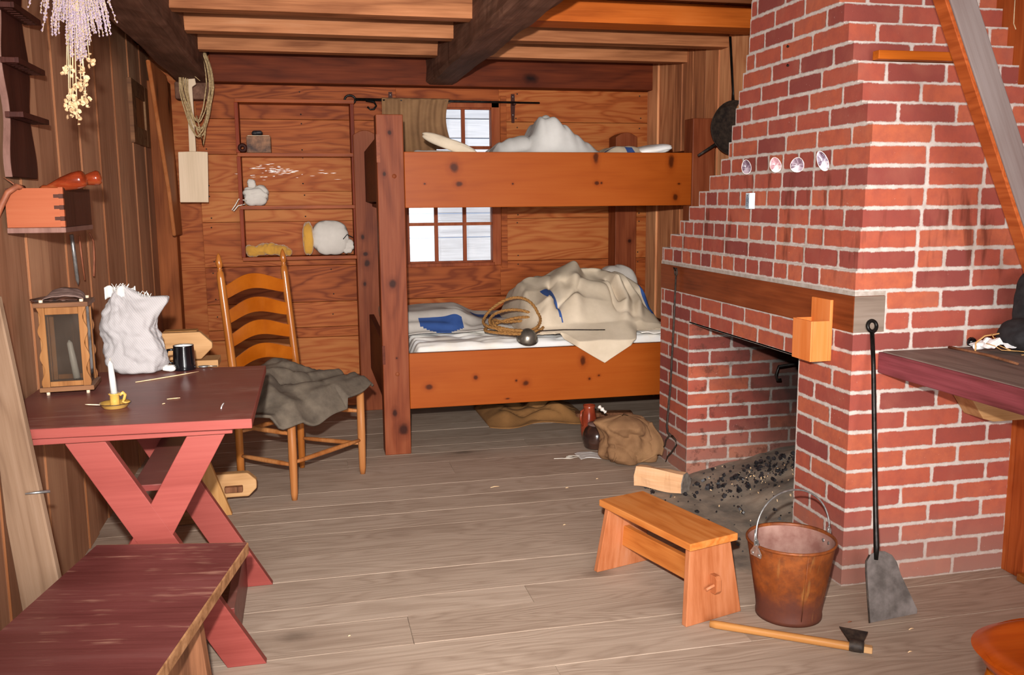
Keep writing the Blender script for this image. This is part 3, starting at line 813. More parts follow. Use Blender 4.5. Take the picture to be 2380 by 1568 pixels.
bp(MB().box(.46, 1.97, 5.70, 5.735, .24, .50), 'back_rail', M['bunkrail_dk'], bevel=.003)
for z in (1.272, .262):
    for i in range(6):
        y = 4.66 + i * .168
        bp(MB().box(.41, 2.095, y, y + .15, z, z + .018), 'bed_slat', M['bunkend'], bevel=.002)
# tenon ends and the round peg in the near post
bp(MB().box(.3625, .380, YP - .0015, YP + .02, 1.492, 1.628), 'tenon', M['mantel'])
bp(MB().box(.3625, .377, YP - .0015, YP + .02, .478, .575), 'tenon', M['bunkend'])
for x, z in ((.447, 1.425), (.436, .425)):
    bp(MB().lathe([(.0001, 0), (.011, 0), (.0115, .004)], frame((x, YP - .0015, z), (1, 0, 0), z=(0, 1, 0)), n=16), 'peg', M['bunkpost'])

def tagmat(o, m2, test):
    """second material on faces whose grid (u,v) centre passes test; grid meshes only"""
    o.data.materials.append(m2); return o
def sheetobj(name, fn, nu, nv, m, parent=None, solid=.004, extra=None, origin=None, sub=0):
    mb = MB().grid(fn, nu, nv)
    if origin is not None: mb.v = [q - V(origin) for q in mb.v]
    o = mb.build(name, m, parent, solid=solid, sub=sub)
    if extra:
        for mm, test in extra:
            o.data.materials.append(mm); k = len(o.data.materials) - 1
            for j in range(nv):
                for i in range(nu):
                    if test((i + .5) / nu, (j + .5) / nv): o.data.polygons[j * nu + i].material_index = k
    if origin is not None: o.location = origin
    return o
def seg_d(p, a, b):
    ax, ay = a; bx, by = b; px, py = p
    L = (bx - ax) ** 2 + (by - ay) ** 2
    t = max(0, min(1, ((px - ax) * (bx - ax) + (py - ay) * (by - ay)) / L))
    return math.hypot(px - ax - t * (bx - ax), py - ay - t * (by - ay))
def folds(u, v, F):
    h = 0
    for pts, w, a in F:
        d = min(seg_d((u, v), p, q) for p, q in zip(pts, pts[1:]))
        h += a * math.exp(-(d / w) ** 2)
    return h
def crease(a, b, c=0., p=7):
    return (1 - min(1, abs(noise.noise(V((a, b, c)))) * 1.6)) ** p
def sm(a, b, x):
    t = max(0, min(1, (x - a) / (b - a))); return t * t * (3 - 2 * t)

# lower mattress under a rumpled sheet
def low(u, v):
    x = .50 + u * 1.53; y = 4.638 + v * 1.02
    e = min(u, 1 - u) * 1.53; f = min(v, 1 - v) * 1.02
    z = .44 + .115 * sm(0, .07, e) * (.35 + .65 * sm(0, .10, f))
    wr = noise.noise(V((x * 3.2 + y * 1.2, y * 17 + math.sin(x * 3) * 2, 1.2)))
    z += .018 * wr * sm(.02, .12, f) - .014 * crease(x * 2.2 + y, y * 11, 6.) * sm(.02, .14, f) + .006 * noise.noise(V((x * 9, y * 30, 3)))
    if f < .0001 or e < .0001: z = .30
    return V((x, y, z))
tag(sheetobj('mattress', low, 150, 90, M['sheet'], origin=(.5, 4.64, .3), solid=0), 'white sheet covered mattress of the lower bunk', 'mattress')
def upm(u, v):
    x = .50 + u * 1.53; y = 4.638 + v * 1.02
    e = min(u, 1 - u) * 1.53; f = min(v, 1 - v) * 1.02
    z = 1.40 + .13 * sm(0, .09, e) * (.6 + .4 * sm(0, .12, f)) + .035 * sm(.5, .1, u) * sm(0, .2, f)
    z += .008 * noise.noise(V((x * 4, y * 16, 1.2))) + .004 * noise.noise(V((x * 9, y * 30, 3)))
    if f < .0001 or e < .0001: z = 1.29
    return V((x, y, z))
tag(sheetobj('mattress', upm, 110, 60, M['sheet'], origin=(.5, 4.64, 1.3), solid=0), 'white sheet covered mattress of the upper bunk', 'mattress')

# blanket with blue stripe lying along the back of the lower bunk
def bl1(u, v):
    x = .52 + u * .95; y = 4.98 + v * .66 + .05 * math.sin(u * 7)
    z = .572 + .10 * sm(0, .35, v) * (1 - .5 * sm(.8, 1, v)) * (1 - .55 * sm(.36, .52, u)) + .02 * noise.noise(V((x * 3.5, y * 5, 0)))
    z += folds(u, v, [([(0, .12), (.3, .10), (.36, .3)], .05, .02), ([(.36, .5), (.42, .1)], .05, -.02), ([(.4, .12), (1, .05)], .05, .014)])
    return V((x, y, z))
tag(sheetobj('blanket', bl1, 110, 60, M['greycloth'], origin=(.52, 5, .57), extra=[
    (M['blue'], lambda u, v: .10 < u < .36 and .04 + .05 * math.sin(u * 20) < v < .22), (M['blue'], lambda u, v: u > .46 and .52 < v < .68)]),
    'flat grey blanket with dark blue stripes along the back of the lower bunk', 'blanket')
# crumpled cream wool blanket, one corner hanging over the rail
def bl2(u, v):
    x0 = 1.13; x = x0 + u * .83
    hang = max(0, 1 - abs(u - .50) / .26)
    # arc position from hem to back
    pts = [(4.70 - .118 * sm(0, .35, hang), .585 - .13 * hang - .02 * sm(0, .1, hang)), (4.70 - .112 * sm(0, .3, hang), .588 - .035 * sm(0, .3, hang)),
           (4.74, .63), (4.86, .74 + .02 * math.sin(u * 6)), (5.02, .82), (5.22, .865), (5.38, .82), (5.46, .66), (5.44, .585)]
    t = v * (len(pts) - 1); i = min(int(t), len(pts) - 2); f = t - i
    f = f * f * (3 - 2 * f) * .5 + f * .5
    y = pts[i][0] * (1 - f) + pts[i + 1][0] * f; z = pts[i][1] * (1 - f) + pts[i + 1][1] * f
    env = .30 + .70 * math.sin(PI * min(1, max(0, (u * .92 + .04)))) ** .5
    if u < .10: env *= sm(-.02, .10, u)
    if u > .93: env *= sm(1.03, .93, u)
    z = .585 + (z - .585) * env if z > .585 else z
    k = sm(.22, .4, v)
    q = folds(u, v, [([(.16, .30), (.30, .52), (.55, .66), (.82, .68), (.98, .5)], .055, .055), ([(.34, .2), (.36, .42), (.5, .6)], .045, .035), ([(.42, .48), (.62, .46), (.80, .55)], .05, .03),
                     ([(.66, .22), (.74, .42), (.72, .58)], .04, .045), ([(.78, .24), (.86, .44), (.80, .6)], .03, .035), ([(.04, .45), (.12, .6), (.3, .75)], .06, .04), ([(.24, .36), (.27, .5)], .03, -.045),
                     ([(.70, .40), (.69, .52)], .02, -.05), ([(.30, .60), (.6, .8)], .05, .02)])
    z += q * (.2 + .8 * k) * min(1, env * 1.2); y -= q * .8 * k
    z += .008 * noise.noise(V((x * 7, v * 8, 4)))
    z -= .020 * crease(x * 4.5 + v * 1.2, v * 4.5 - x * 2, 9.) * k * env; y += .012 * crease(x * 4.5 + v * 1.2, v * 4.5 - x * 2, 9.) * k
    x += .05 * math.sin(v * 5) * (1 - abs(2 * u - 1)) 
    return V((x, y, z))
tag(sheetobj('blanket', bl2, 120, 110, M['cream'], origin=(1.2, 4.9, .58), solid=.006, extra=[
    (M['blue'], lambda u, v: .185 < u < .25 and .30 + .1 * math.sin(u * 40) < v < .48), (M['blue'], lambda u, v: u > .925 and .34 < v < .72)]),
    'thick crumpled cream wool blanket with blue ends, one corner hanging over the lower rail', 'blanket')
def pillowfn(c, sx, sy, sz, rot=0, pinch=.5, seed=0, wr=.012):
    cx, cy, cz = c; cr, sr = math.cos(rot), math.sin(rot)
    def fn(u, v):
        th = (u) * 2 * PI; ph = (v - .5) * PI
        a = math.cos(ph); X = math.copysign(abs(math.cos(th)) ** pinch, math.cos(th)) * a ** .7; Y = math.copysign(abs(math.sin(th)) ** pinch, math.sin(th)) * a ** .7
        Z = math.sin(ph)
        X *= sx; Y *= sy; Z *= sz
        n = fbm((X * 9 + seed, Y * 9, Z * 9)) * wr - crease(X / sx * .9 + seed, Z / sz * 1.1 + Y / sy * .4, seed) * wr * 1.6
        r = 1 + n * 4
        X *= r; Y *= r; Z = Z * r
        return V((cx + X * cr - Y * sr, cy + X * sr + Y * cr, cz + Z))
    return fn
def blob(name, m, c, sx, sy, sz, **k):
    par = k.pop('parent', None); nu = k.pop('nu', 48); nv = k.pop('nv', 28)
    fn = pillowfn((0, 0, 0), sx, sy, sz, **k)
    return MB().grid(fn, nu, nv).build(name, m, par, loc=c)
tag(blob('pillow', M['greycloth'], (1.93, 5.50, .745), .13, .09, .145, seed=4), 'grey pillow standing in the right corner of the lower bunk', 'pillow')
tag(blob('pillow', M['cream'], (.465, 5.28, .655), .055, .26, .075, seed=9, wr=.02), 'cream pillow squeezed behind the left post of the lower bunk', 'pillow')
def crump(u, v):
    x = 1.80 + u * .22; y = 4.70 + v * .5
    return V((x, y, .565 + .06 * math.sin(PI * u) * math.sin(PI * v) + .022 * noise.noise(V((x * 14, y * 9, 7)))))
tag(sheetobj('cloth', crump, 30, 40, M['sheet'], origin=(1.8, 4.7, .56)), 'rumpled white cloth on the lower bunk beside the chimney', 'cloth')

# rope coil and long handled dipper on the lower bunk
def ropetube(mb, pts, r=.0075, n=14):
    """three twisted strands"""
    L = [0]
    for a, b in zip(pts, pts[1:]): L.append(L[-1] + (V(b) - V(a)).length)
    for s in range(3):
        q = []
        for i, p in enumerate(pts):
            a = V(pts[max(i - 1, 0)]); b = V(pts[min(i + 1, len(pts) - 1)]); T = (b - a).normalized()
            n1 = T.orthogonal() if abs(T.z) > .95 else T.cross(V((0, 0, 1))).normalized(); n1 = (n1 - T * n1.dot(T)).normalized(); n2 = T.cross(n1)
            ang = L[i] / (r * 9) * 2 * PI + s * 2 * PI / 3
            q.append(V(p) + (n1 * math.cos(ang) + n2 * math.sin(ang)) * r * .55)
        mb.tube(q, r * .62, 6)
    return mb
pts = []
for i in range(640):
    t = i / 640; a = t * 2 * PI * 4.4 + 2.2
    rr = .118 + .016 * math.sin(a * .7 + 1) + .018 * t
    cx = 1.10 + .014 * math.sin(t * 20); cy = 4.775 + .014 * math.cos(t * 13)
    tl = .12 + .42 * (.5 + .5 * math.sin(t * 17))
    z = .592 + .006 * t * 4.4 + (rr * .85 * math.sin(a) + .10) * tl + .005 * math.sin(a * 2)
    z += .13 * max(0, 1 - abs(t - .80) / .13) * max(0, math.sin(a - .3))
    pts.append((cx + rr * 1.15 * math.cos(a), cy + rr * .85 * math.sin(a), z))
pts += [(1.20 + i * .0012, 4.705 - i * .0003, .645 - i * .0008) for i in range(0)]
tag(MBinv(ropetube(MB(), pts), type('q', (), {'location': (1.1, 4.8, .6)})()).build('rope_coil', M['rope'], loc=(1.1, 4.8, .6)), 'coil of thick twisted golden brown rope lying on the lower bunk', 'rope')
dip = thing('dipper', 'long iron handled metal dipper lying on the rope coil of the lower bunk', 'ladle', tuple(PY(1226, 783, 4.665)))
MB().lathe([(.0001, -.038), (.02, -.035), (.036, -.022), (.046, 0), (.050, .012), (.047, .012), (.043, .0), (.033, -.019), (.018, -.031), (.0001, -.034)], Matrix.Scale(1.18, 4) @ Matrix.Rotation(PI + .5, 4, 'X'), 28).build('bowl', M['pewter'], dip)
dip.rotation_euler = (0, 0, 0)
hd = MB().tube([(.035, .0, .012), (.07, .004, .030), (.20, .0, .032), (.36, -.01, .026), (.43, -.012, .024)], [.008, .006, .006, .0055, .005], 8, squash=.5)
hd.build('handle', M['irondk'], dip)

# upper bunk things
def ub(u, v):
    x = .98 + u * .60; y = 4.68 + v * .62
    prof = [.0, .55, .8, .86, .8, .9, 1., .62, .2, 0.][min(9, int(u * 9))]
    a = [0, .045, .075, .085, .09, .17, .19, .155, .10, .06, 0.02]; t = u * 10; i = min(9, int(t)); f = t - i; f = f * f * (3 - 2 * f)
    h = a[i] * (1 - f) + a[i + 1] * f
    z = 1.53 + (h + .02) * sm(0, .28, v) * sm(1.0, .7, v)
    z += .014 * noise.noise(V((x * 5, y * 9, 2))) * sm(0, .2, v) - .018 * crease(x * 5, y * 6, 4.) * sm(0, .2, v) + folds(u, v, [([(.42, .1), (.5, .5), (.7, .55)], .05, .022), ([(.1, .3), (.45, .35)], .05, .014)])
    return V((x, y, z))
tag(sheetobj('sheet', ub, 80, 50, M['white'], origin=(1, 4.7, 1.53)), 'heaped white sheet forming a mound in the middle of the upper bunk', 'sheet')
o = blob('bolster', M['cream'], PY(1045, 335, 4.80), .16, .028, .03, rot=0, seed=3, pinch=.8); o.rotation_euler = (0, R(20), R(-14)); tag(o, 'small cream roll lying at a slant on the upper bunk', 'bolster')
def ub2(u, v):
    x = 1.60 + u * .36; y = 4.67 + v * .45
    z = 1.535 + .055 * math.sin(PI * min(1, u * 1.5)) ** .6 * sm(0, .25, v) * sm(1, .6, v) + .012 * noise.noise(V((x * 12, y * 14, 5)))
    return V((x, y, z))
tag(sheetobj('blanket', ub2, 50, 40, M['cream'], origin=(1.6, 4.7, 1.53), extra=[(M['blue'], lambda u, v: .04 < u < .18 and .2 < v < .36), (M['blue'], lambda u, v: .3 < u < .42 and .08 < v < .2)]), 'folded cream blanket with a blue stripe on the upper bunk', 'blanket')
o = blob('pillow', M['sheet'], (1.865, 4.82, 1.565), .115, .12, .03, seed=6); o.rotation_euler = (0, R(-10), R(8)); tag(o, 'flat off-white pillow at the right end of the upper bunk', 'pillow')

# ================================================================ WALL SHELF and its things
shx0, shx1 = -.372, .318
sh = thing('wall_shelf', 'shallow open wooden wall shelf with four boards on the plank wall left of the bunk', 'shelf', (shx0, YB, .965))
def sp(mb, name, m, **k): return MBinv(mb, sh).build(name, m, sh, **k)
D0 = YB - .145
for i, z in enumerate((.965, 1.272, 1.582, 1.895)):
    sp(MB().box(shx0 + .005, shx1 + .005, D0, YB - .004, z - .011, z + .011), 'shelf_board', M['shelf'], bevel=.0015)
for x in (shx0, shx1 - .02):
    for a, b in ((.976, 1.261), (1.283, 1.571), (1.593, 1.884)):
        sp(MB().box(x, x + .022, D0 + .004, YB - .004, a, b), 'side_panel', M['shelfside'], bevel=.0015)
bx = thing('wooden_box', 'small scorched wooden box on the upper board of the wall shelf', 'box', (-.235, D0 + .015, 1.5935))
MB().box(-.078, .062, 0, .11, 0, .098).build('body', M['darkbox'], bx, bevel=.003)
MB().box(-.070, .055, .003, .10, .0985, .102).build('lid', M['peel'], bx, bevel=.001)
o = MB().grid(pillowfn((0, 0, 0), .034, .022, .016, seed=2, wr=.05), 24, 14).build('dark_lump', M['charcoal'], loc=(-.25, D0 + .05, 1.7105)); tag(o, 'small black lump on top of the scorched box', 'ornament')
o = MB().lathe([(.008, -.012), (.026, -.012), (.028, 0), (.026, .012), (.008, .012), (.008, -.012)], frame((-.352 + .015, D0 + .012, 1.6215), (1, 0, 0), z=(0, -1, 0)), 24)
MBinv(o, type('q', (), {'location': (-.337, D0, 1.6)})()); tag(o.build('spool', M['rackdark'], loc=(-.337, D0, 1.6)), 'dark round spool beside the scorched box on the wall shelf', 'spool')
sb = blob('cloth_bag', M['greycloth'], (-.278, D0 + .065, 1.343), .078, .05, .064, seed=11, wr=.035)
tag(sb, 'small crumpled grey drawstring bag on the second lowest shelf board', 'bag')
blob('bag_neck', M['greycloth'], (-.02, 0, .07), .026, .02, .03, seed=12, wr=.03, parent=sb, nu=24, nv=14)
MB().tube([(-.05, -.045, -.03), (-.095, -.06, -.02), (-.115, -.064, -.055), (-.135, -.07, -.085), (-.125, -.071, -.09), (-.10, -.07, -.06), (-.06, -.05, -.05)], .0035, 6).build('drawstring', M['cordwhite'], sb)
o = MB()
for i, (x, y, z, r) in enumerate([(-.20, .06, .035, .045), (-.15, .05, .045, .045), (-.115, .055, .04, .04), (-.075, .05, .035, .04), (-.25, .06, .03, .045), (-.04, .06, .02, .03), (-.175, .08, .05, .04)]):
    fn = pillowfn((x, y, z), r, r * .8, r * .85, seed=i * 3, wr=.05, pinch=.9); o.grid(fn, 22, 14)
jo = o.build('fleece', M['yellow'], loc=(-.062, D0 + .01, .979)); rm = jo.modifiers.new('r', 'REMESH'); rm.mode = 'VOXEL'; rm.voxel_size = .005; rm.use_smooth_shade = True
tag(jo, 'mustard yellow lump of wool on the lowest shelf board', 'wool')
sk = blob('flour_sack', M['greycloth'], (.155, D0 + .06, 1.085), .115, .058, .108, seed=21, wr=.012, pinch=.45)
tag(sk, 'plump white cloth sack tied at one side on the lowest shelf board', 'sack')
blob('tied_neck', M['greycloth'], (.105, -.015, -.055), .035, .03, .05, seed=22, wr=.05, parent=sk, nu=30, nv=20)
o = MB().tube([(.135, -.035, .0), (.10, -.05, .018), (.075, -.055, -.01)], .003, 6).build('tie_string', M['blackcloth'], sk)
o = blob('loaf', M['yellow'], (.02, D0 + .055, 1.081), .034, .055, .102, seed=31, wr=.02); tag(o, 'golden loaf shaped lump pressed against the white sack', 'bread')

# ================================================================ CURTAIN ROD, BURLAP
rod = thing('curtain_rod', 'black wrought iron rod with an eye and hook on the back wall above the window', 'rod', (1.0, YB, 1.925))
zr = PY(1100, 236, YB - .05).z
def W_(mb, name, m, root, **k): return MBinv(mb, root).build(name, m, root, **k)
def ryp(x): return (x, YB - .05, zr + (x - 1.0) * -.004)
W_(MB().tube([ryp(.335), ryp(.7), ryp(1.1), ryp(1.50)], [.009, .008, .007, .006], 8), 'bar', M['iron'], rod)
W_(MB().tube([V((.305, YB - .05, zr)) + V((math.cos(a) * .032, 0, math.sin(a) * .026)) for a in [i * 2 * PI / 16 for i in range(16)]], .0065, 8, closed=True), 'eye', M['iron'], rod)
W_(MB().tube([(.40, YB - .052, zr - .004), (.45, YB - .055, zr - .012), (.462, YB - .06, zr - .035), (.447, YB - .062, zr - .056), (.425, YB - .062, zr - .058), (.408, YB - .062, zr - .042)], [.007, .007, .006, .006, .005, .006], 8), 'hook', M['iron'], rod)
for x, zt, zb in ((.555, .055, -.03), (1.335, .055, -.125)):
    b = MB().prism([(x - .011, zr + zt), (x + .011, zr + zt), (x + .014, zr - .02), (x + .009, zr + zb), (x - .009, zr + zb), (x - .014, zr - .02)], YB - .007, YB - .001, Matrix(((1, 0, 0, 0), (0, 0, 1, 0), (0, 1, 0, 0), (0, 0, 0, 1))))
    b.box(x - .008, x + .008, YB - .062, YB - .002, zr - .016, zr - .008)
    fixn(W_(b, 'bracket', M['rackdark'], rod))
    for dz in (.038,) + ((-.075,) if zb < -.1 else ()):
        W_(MB().lathe([(.0001, 0), (.004, 0), (.004, .003)], frame((x, YB - .009, zr + dz), (1, 0, 0), z=(0, 1, 0)), 10), 'screw', M['zinc'], rod)
def bur(u, v):
    # folded over the rod: front fall, over, short back fall
    x = .497 + u * (.40 - .03 * math.sin(PI * min(1, v))) + .03 * v * v * (u > .5)
    Lf = .335 + .05 * math.sin(u * 5) 
    if v < .86:
        t = v / .86; z = zr + .008 - (1 - t) * Lf; y = YB - .066 + .012 * math.sin(u * 21 + t) * (1 - t * .5) + .007 * math.sin(u * 47)
    else:
        t = (v - .86) / .14; a = t * PI
        z = zr + .008 + .006 * math.sin(a) - .05 * max(0, t - .6); y = YB - .066 + .04 * t
    return V((x + .035 * (1 - v) * u, y, z))
tag(sheetobj('burlap_cloth', bur, 70, 60, M['burlap'], origin=(.7, YB - .06, zr), solid=.003), 'brown burlap cloth hung over the iron rod, covering the top left window panes', 'cloth')

# ================================================================ LADDERBACK CHAIR
A_, B_, C_, D_ = V((-.09, 3.985, 0)), V((.228, 4.31, 0)), V((-.058, 4.49, 0)), V((-.328, 4.20, 0))
ch = thing('ladderback_chair', 'varnished ladderback wooden chair with arched slats standing behind the red table', 'chair', tuple((A_ + B_ + C_ + D_) / 4))
bk = (D_ + C_ - A_ - B_).normalized()
def cp(mb, name, m, **k): return MBinv(mb, ch).build(name, m, ch, **k)
def zc(p, z, lean=0): return V((p.x, p.y, z)) + bk * lean
for p in (A_, B_):
    cp(MB().tube([zc(p, 0), zc(p, .03), zc(p, .2), zc(p, .44)], [.012, .0155, .019, .018], 14), 'leg', M['legwood'])
for p in (D_, C_):
    prof = [(0, 0, .013), (.05, 0, .017), (.42, 0, .0185), (.95, .055, .0175), (.975, .057, .015), (.982, .057, .009), (.988, .058, .012), (.993, .058, .008), (1.0, .058, .0125), (1.012, .059, .0155), (1.03, .06, .0135), (1.048, .061, .008), (1.06, .061, .0015)]
    prof = [(z * 1.02 if z > .9 else z, l, r) for z, l, r in prof]
    cp(MB().tube([zc(p, z, l) for z, l, r in prof], [r for z, l, r in prof], 16), 'back_post', M['chairwood'])
def slat(zb):
    n = 16; vs = []; 
    for i in range(n + 1):
        t = i / n; ln = .055 * (zb - .42) / .53
        c = D_.lerp(C_, t) + bk * (ln + .022 * math.sin(PI * t))
        arch = math.sin(PI * t) ** 1.5
        lo = zb + .035 * arch; hi = zb + .058 + .035 * arch + .012 * math.sin(PI * t)
        for (zz, o) in ((lo, -.003), (hi, -.003), (hi, .003), (lo, .003)): vs.append(V((c.x, c.y, zz)) + bk * o)
    fs = [(i * 4 + j, i * 4 + (j + 1) % 4, i * 4 + 4 + (j + 1) % 4, i * 4 + 4 + j) for i in range(n) for j in range(4)]
    return MB().add(vs, fs, False)
for z in (.545, .655, .762, .872): fixn(cp(slat(z), 'back_slat', M['slat'], bevel=.0015))
for p, q, zz in ((A_, B_, (.41, .17, )), (A_, D_, (.30, .16)), (B_, C_, (.31, .15)), (D_, C_, (.27,)), (A_, B_, ())):
    for z in zz:
        m = p.lerp(q, .5)
        cp(MB().tube([zc(p, z), zc(p.lerp(q, .2), z), zc(m, z), zc(p.lerp(q, .8), z), zc(q, z)], [.007, .0105, .0115, .0105, .007], 10), 'rung', M['legwood'])
sv = [p + (p - (A_ + B_ + C_ + D_) / 4) * .03 for p in (A_, B_, C_, D_)]
def seatf(u, v):
    p = sv[0].lerp(sv[1], u).lerp(sv[3].lerp(sv[2], u), v)
    return V((p.x, p.y, .437 - .01 * math.sin(PI * u) * math.sin(PI * v)))
cp(MB().grid(seatf, 16, 16), 'seat', M['benchraw'], solid=.022)
# brown-grey wool coat or blanket dropped over the seat
cen = (A_ + B_ + C_ + D_) / 4
def coat(u, v):
    a = -.40 + u * .68; b = -.262 + v * .52
    ux = (B_ - A_).normalized(); vy = bk
    # rounded outline
    a *= 1 - .10 * abs(2 * v - 1) ** 3
    b *= 1 - .16 * abs(2 * u - 1) ** 3
    p = cen + ux * a + vy * b
    z = .478 + .008 * noise.noise(V((a * 7, b * 9, 1)))
    hump = .100 * math.exp(-((a - .02) / .13) ** 2 - ((b - .12) / .10) ** 2) + .045 * math.exp(-((a + .14) / .14) ** 2 - ((b - .04) / .10) ** 2)
    z += hump + folds(u, v, [([(.30, .62), (.55, .44), (.92, .40)], .045, .030), ([(.40, .30), (.62, .22), (.95, .22)], .05, .018), ([(.18, .30), (.34, .50)], .05, .028), ([(.55, .60), (.85, .52)], .03, .022), ([(.05, .6), (.25, .75)], .06, .03), ([(.36, .42), (.60, .34)], .018, -.020)])
    if a > .225: z -= (a - .225) * .9
    if a < -.235: z -= min(.07, (-.25 - a) * .75) if a < -.25 else 0
    if b < -.19: z -= (-.19 - b) * (1.5 if a < 0.02 else .8)
    z -= .009 * crease(a * 6, b * 7, 5.) * sm(.30, .2, abs(a)) * sm(.23, .15, abs(b))
    z -= .05 * math.exp(-((a + .19) / .08) ** 2 - ((b + .22) / .07) ** 2)
    return V((p.x, p.y, z))
tag(sheetobj('wool_coat', coat, 80, 60, M['brownwool'], origin=tuple(cen + V((0, 0, .44))), solid=.012), 'dark brown-grey wool garment heaped over the seat of the ladderback chair', 'coat')
# ================================================================ RED TRESTLE TABLE
def YZ(mb_pts, x0, x1): return MB().prism(mb_pts, x0, x1, Matrix(((0, 0, 1, 0), (1, 0, 0, 0), (0, 1, 0, 0), (0, 0, 0, 1))))
def XZ(pts, y0, y1, mb=None): return (mb or MB()).prism(pts, y0, y1, Matrix(((1, 0, 0, 0), (0, 0, 1, 0), (0, 1, 0, 0), (0, 0, 0, 1))))
TZ = .727
tfr = PZ(585, 973, TZ); trr = PZ(618, 849, TZ)
tab = thing('trestle_table', 'barn red table with X shaped trestle legs standing against the left wall', 'table', (-.5, 2.8, 0))
def tb(mb, name, m, **k): return fixn(MBinv(mb, tab).build(name, m, tab, **k))
tf = tfr.y
mb = MB().prism([(XL + .016, tf + .03), (tfr.x, tf), (trr.x, trr.y), (XL + .016, trr.y + .02)], TZ - .026, TZ)
top = tb(mb, 'table_top', M['redpaint'], bevel=.002)
# dull worn paint on the upper side only: a thin skin of its own
mb = MB().prism([(XL + .018, tf + .033), (tfr.x - .0025, tf + .0025), (trr.x - .0025, trr.y - .0025), (XL + .018, trr.y + .018)], TZ, TZ + .0006)
o = mb.build('worn_surface', M['redtop'], top); o['label'] = 'darker worn and dusty upper face of the table'
o.location = -V(tab.location)
for y in (tf + .045, tf + .60):
    tb(MB().box(-.80, tfr.x - .055, y, y + .036, TZ - .048, TZ - .0265), 'cleat', M['redpaint'], bevel=.002)
    # X legs: two crossed boards
    xc = PY(355, 1190, y).x
    tl0, tl1 = PY(148, 990, tf + .05).x, PY(243, 990, tf + .05).x
    tr0, tr1 = PY(432, 985, tf + .05).x, PY(522, 985, tf + .05).x
    f0, f1 = -.262, -.155
    g1 = tl0 + tr1 - f0; g0 = tl0 + tr1 - f1
    if y > tf + .3: pass
    zt = TZ - .049
    tb(XZ([(tl0, zt), (tl1, zt), (f1, .001), (f0, .001)], y, y + .032), 'leg_board', M['redpaint'], bevel=.002)
    tb(XZ([(tr0, zt), (tr1, zt), (g1, .001), (g0, .001)], y + .001, y + .031), 'leg_board', M['redpaint'], bevel=.002)
xc = (tl0 + tl1 + tr0 + tr1) / 4
t_ = (tr0 - tl1 - .03) / ((f1 - tl1) - (g0 - tr0)); zc_ = (TZ - .049) * (1 - t_); xs_ = tl1 + (f1 - tl1) * t_ + .015
tb(MB().box(xs_ - .05, xs_ + .05, tf + .079, tf + .66, zc_ + .0, zc_ + .018), 'stretcher', M['redtop'], bevel=.002)
tb(MB().box(-.262, -.238, tf + .085, tf + .598, .004, .16), 'foot_rail', M['redtop'], bevel=.002)

# ================================================================ FRONT BENCH
BZ = .41
b0, b1 = PZ(226, 1264, BZ), PZ(578, 1258, BZ)
dr = (PZ(365, 1568, BZ) - b1).normalized()
ben = thing('bench', 'worn dark red plank bench in the left foreground, its paint scratched', 'bench', tuple(b0.lerp(b1, .5) * 1), (0, 0, 0))
ben.location.z = 0
nb = V((dr.y, -dr.x, 0))
def bb(mb, name, m, **k): return fixn(MBinv(mb, ben).build(name, m, ben, **k))
c1 = b1 + dr * 1.5; c0 = b0 + dr * 1.45
P2 = [(b0.x, b0.y), (b1.x, b1.y), (c1.x, c1.y), (c0.x, c0.y)]
o = bb(MB().prism(P2, BZ - .034, BZ - .001), 'seat_edge', M['benchraw'], bevel=.0035); o['label'] = 'bare wood edge of the bench plank'
def inset(P, d):
    cx = sum(p[0] for p in P) / 4; cy = sum(p[1] for p in P) / 4
    return [(p[0] + (cx - p[0]) * d, p[1] + (cy - p[1]) * d) for p in P]
bm_ = frame((0, 0, 0), tuple(nb), tuple(dr))
seat = fixn(MB().prism([tuple((bm_.inverted() @ V((p[0], p[1], 0)))[:2]) for p in inset(P2, .012)], BZ - .001, BZ + .0006).build('seat_plank', M['benchtop'], ben))
seat.matrix_parent_inverse = Matrix.Identity(4); seat.matrix_local = Matrix.Translation(-V(ben.location)) @ bm_
for s in (.30, 1.2):
    c = b0.lerp(b1, .5) + dr * s
    hw = .155
    Mx = frame((c.x, c.y, 0), tuple(nb), z=(0, 0, 1))
    mb = MB().prism([(-hw - .035, .001), (hw + .035, .001), (hw, BZ - .035), (-hw, BZ - .035)], -.016, .016, Mx @ Matrix(((1, 0, 0, 0), (0, 0, 1, 0), (0, 1, 0, 0), (0, 0, 0, 1))))
    bb(mb, 'leg_board', M['benchleg'], bevel=.002)

# ================================================================ LEANING PLANK, SPIKE
Ma = PY(132, 1352, 2.36); Mb = PY(18, 800, 2.50)
d = (Ma - Mb).normalized(); foot = Ma + d * (Ma.z / -d.z); foot.z = .002
topp = foot - d * 1.12
ax = V((1, -.35, 0)); ax = (ax - d * ax.dot(d)).normalized()
pl = MB(); wv = .135
Mpl = frame(foot, tuple(ax), tuple(-d))
pl.prism([(-.115, 0.012), (0, 0.0), (.004, .3), (0, .7), (-.003, 1.12), (-.055, 1.12), (-.105, .55)], -.022, 0)
o = pl.build('leaning_plank', M['grey_plank']); o.matrix_world = Mpl
for v_ in o.data.vertices: pass
# plank grain runs along local y
o.data.materials[0] = wood('weathered_plank_y', srgb('8a705c'), srgb('b0967e'), srgb('c8b09a'), 'Y', .75, 9, bump=.35)
bv = o.modifiers.new('b', 'BEVEL'); bv.width = .004; bv.segments = 1
tag(o, 'long weathered grey plank leaning against the left wall beside the bench', 'plank')
p0 = PY(58, 1147, 2.40); p1 = PY(116, 1141, 2.42)
o = MB().tube([p0 - V(p0), p0.lerp(p1, .5) - V(p0), p1 - V(p0)], [.0018, .0036, .0042], 6).build('spike', M['zinc'], loc=p0)
tag(o, 'long pale iron nail stuck through the leaning plank', 'nail')

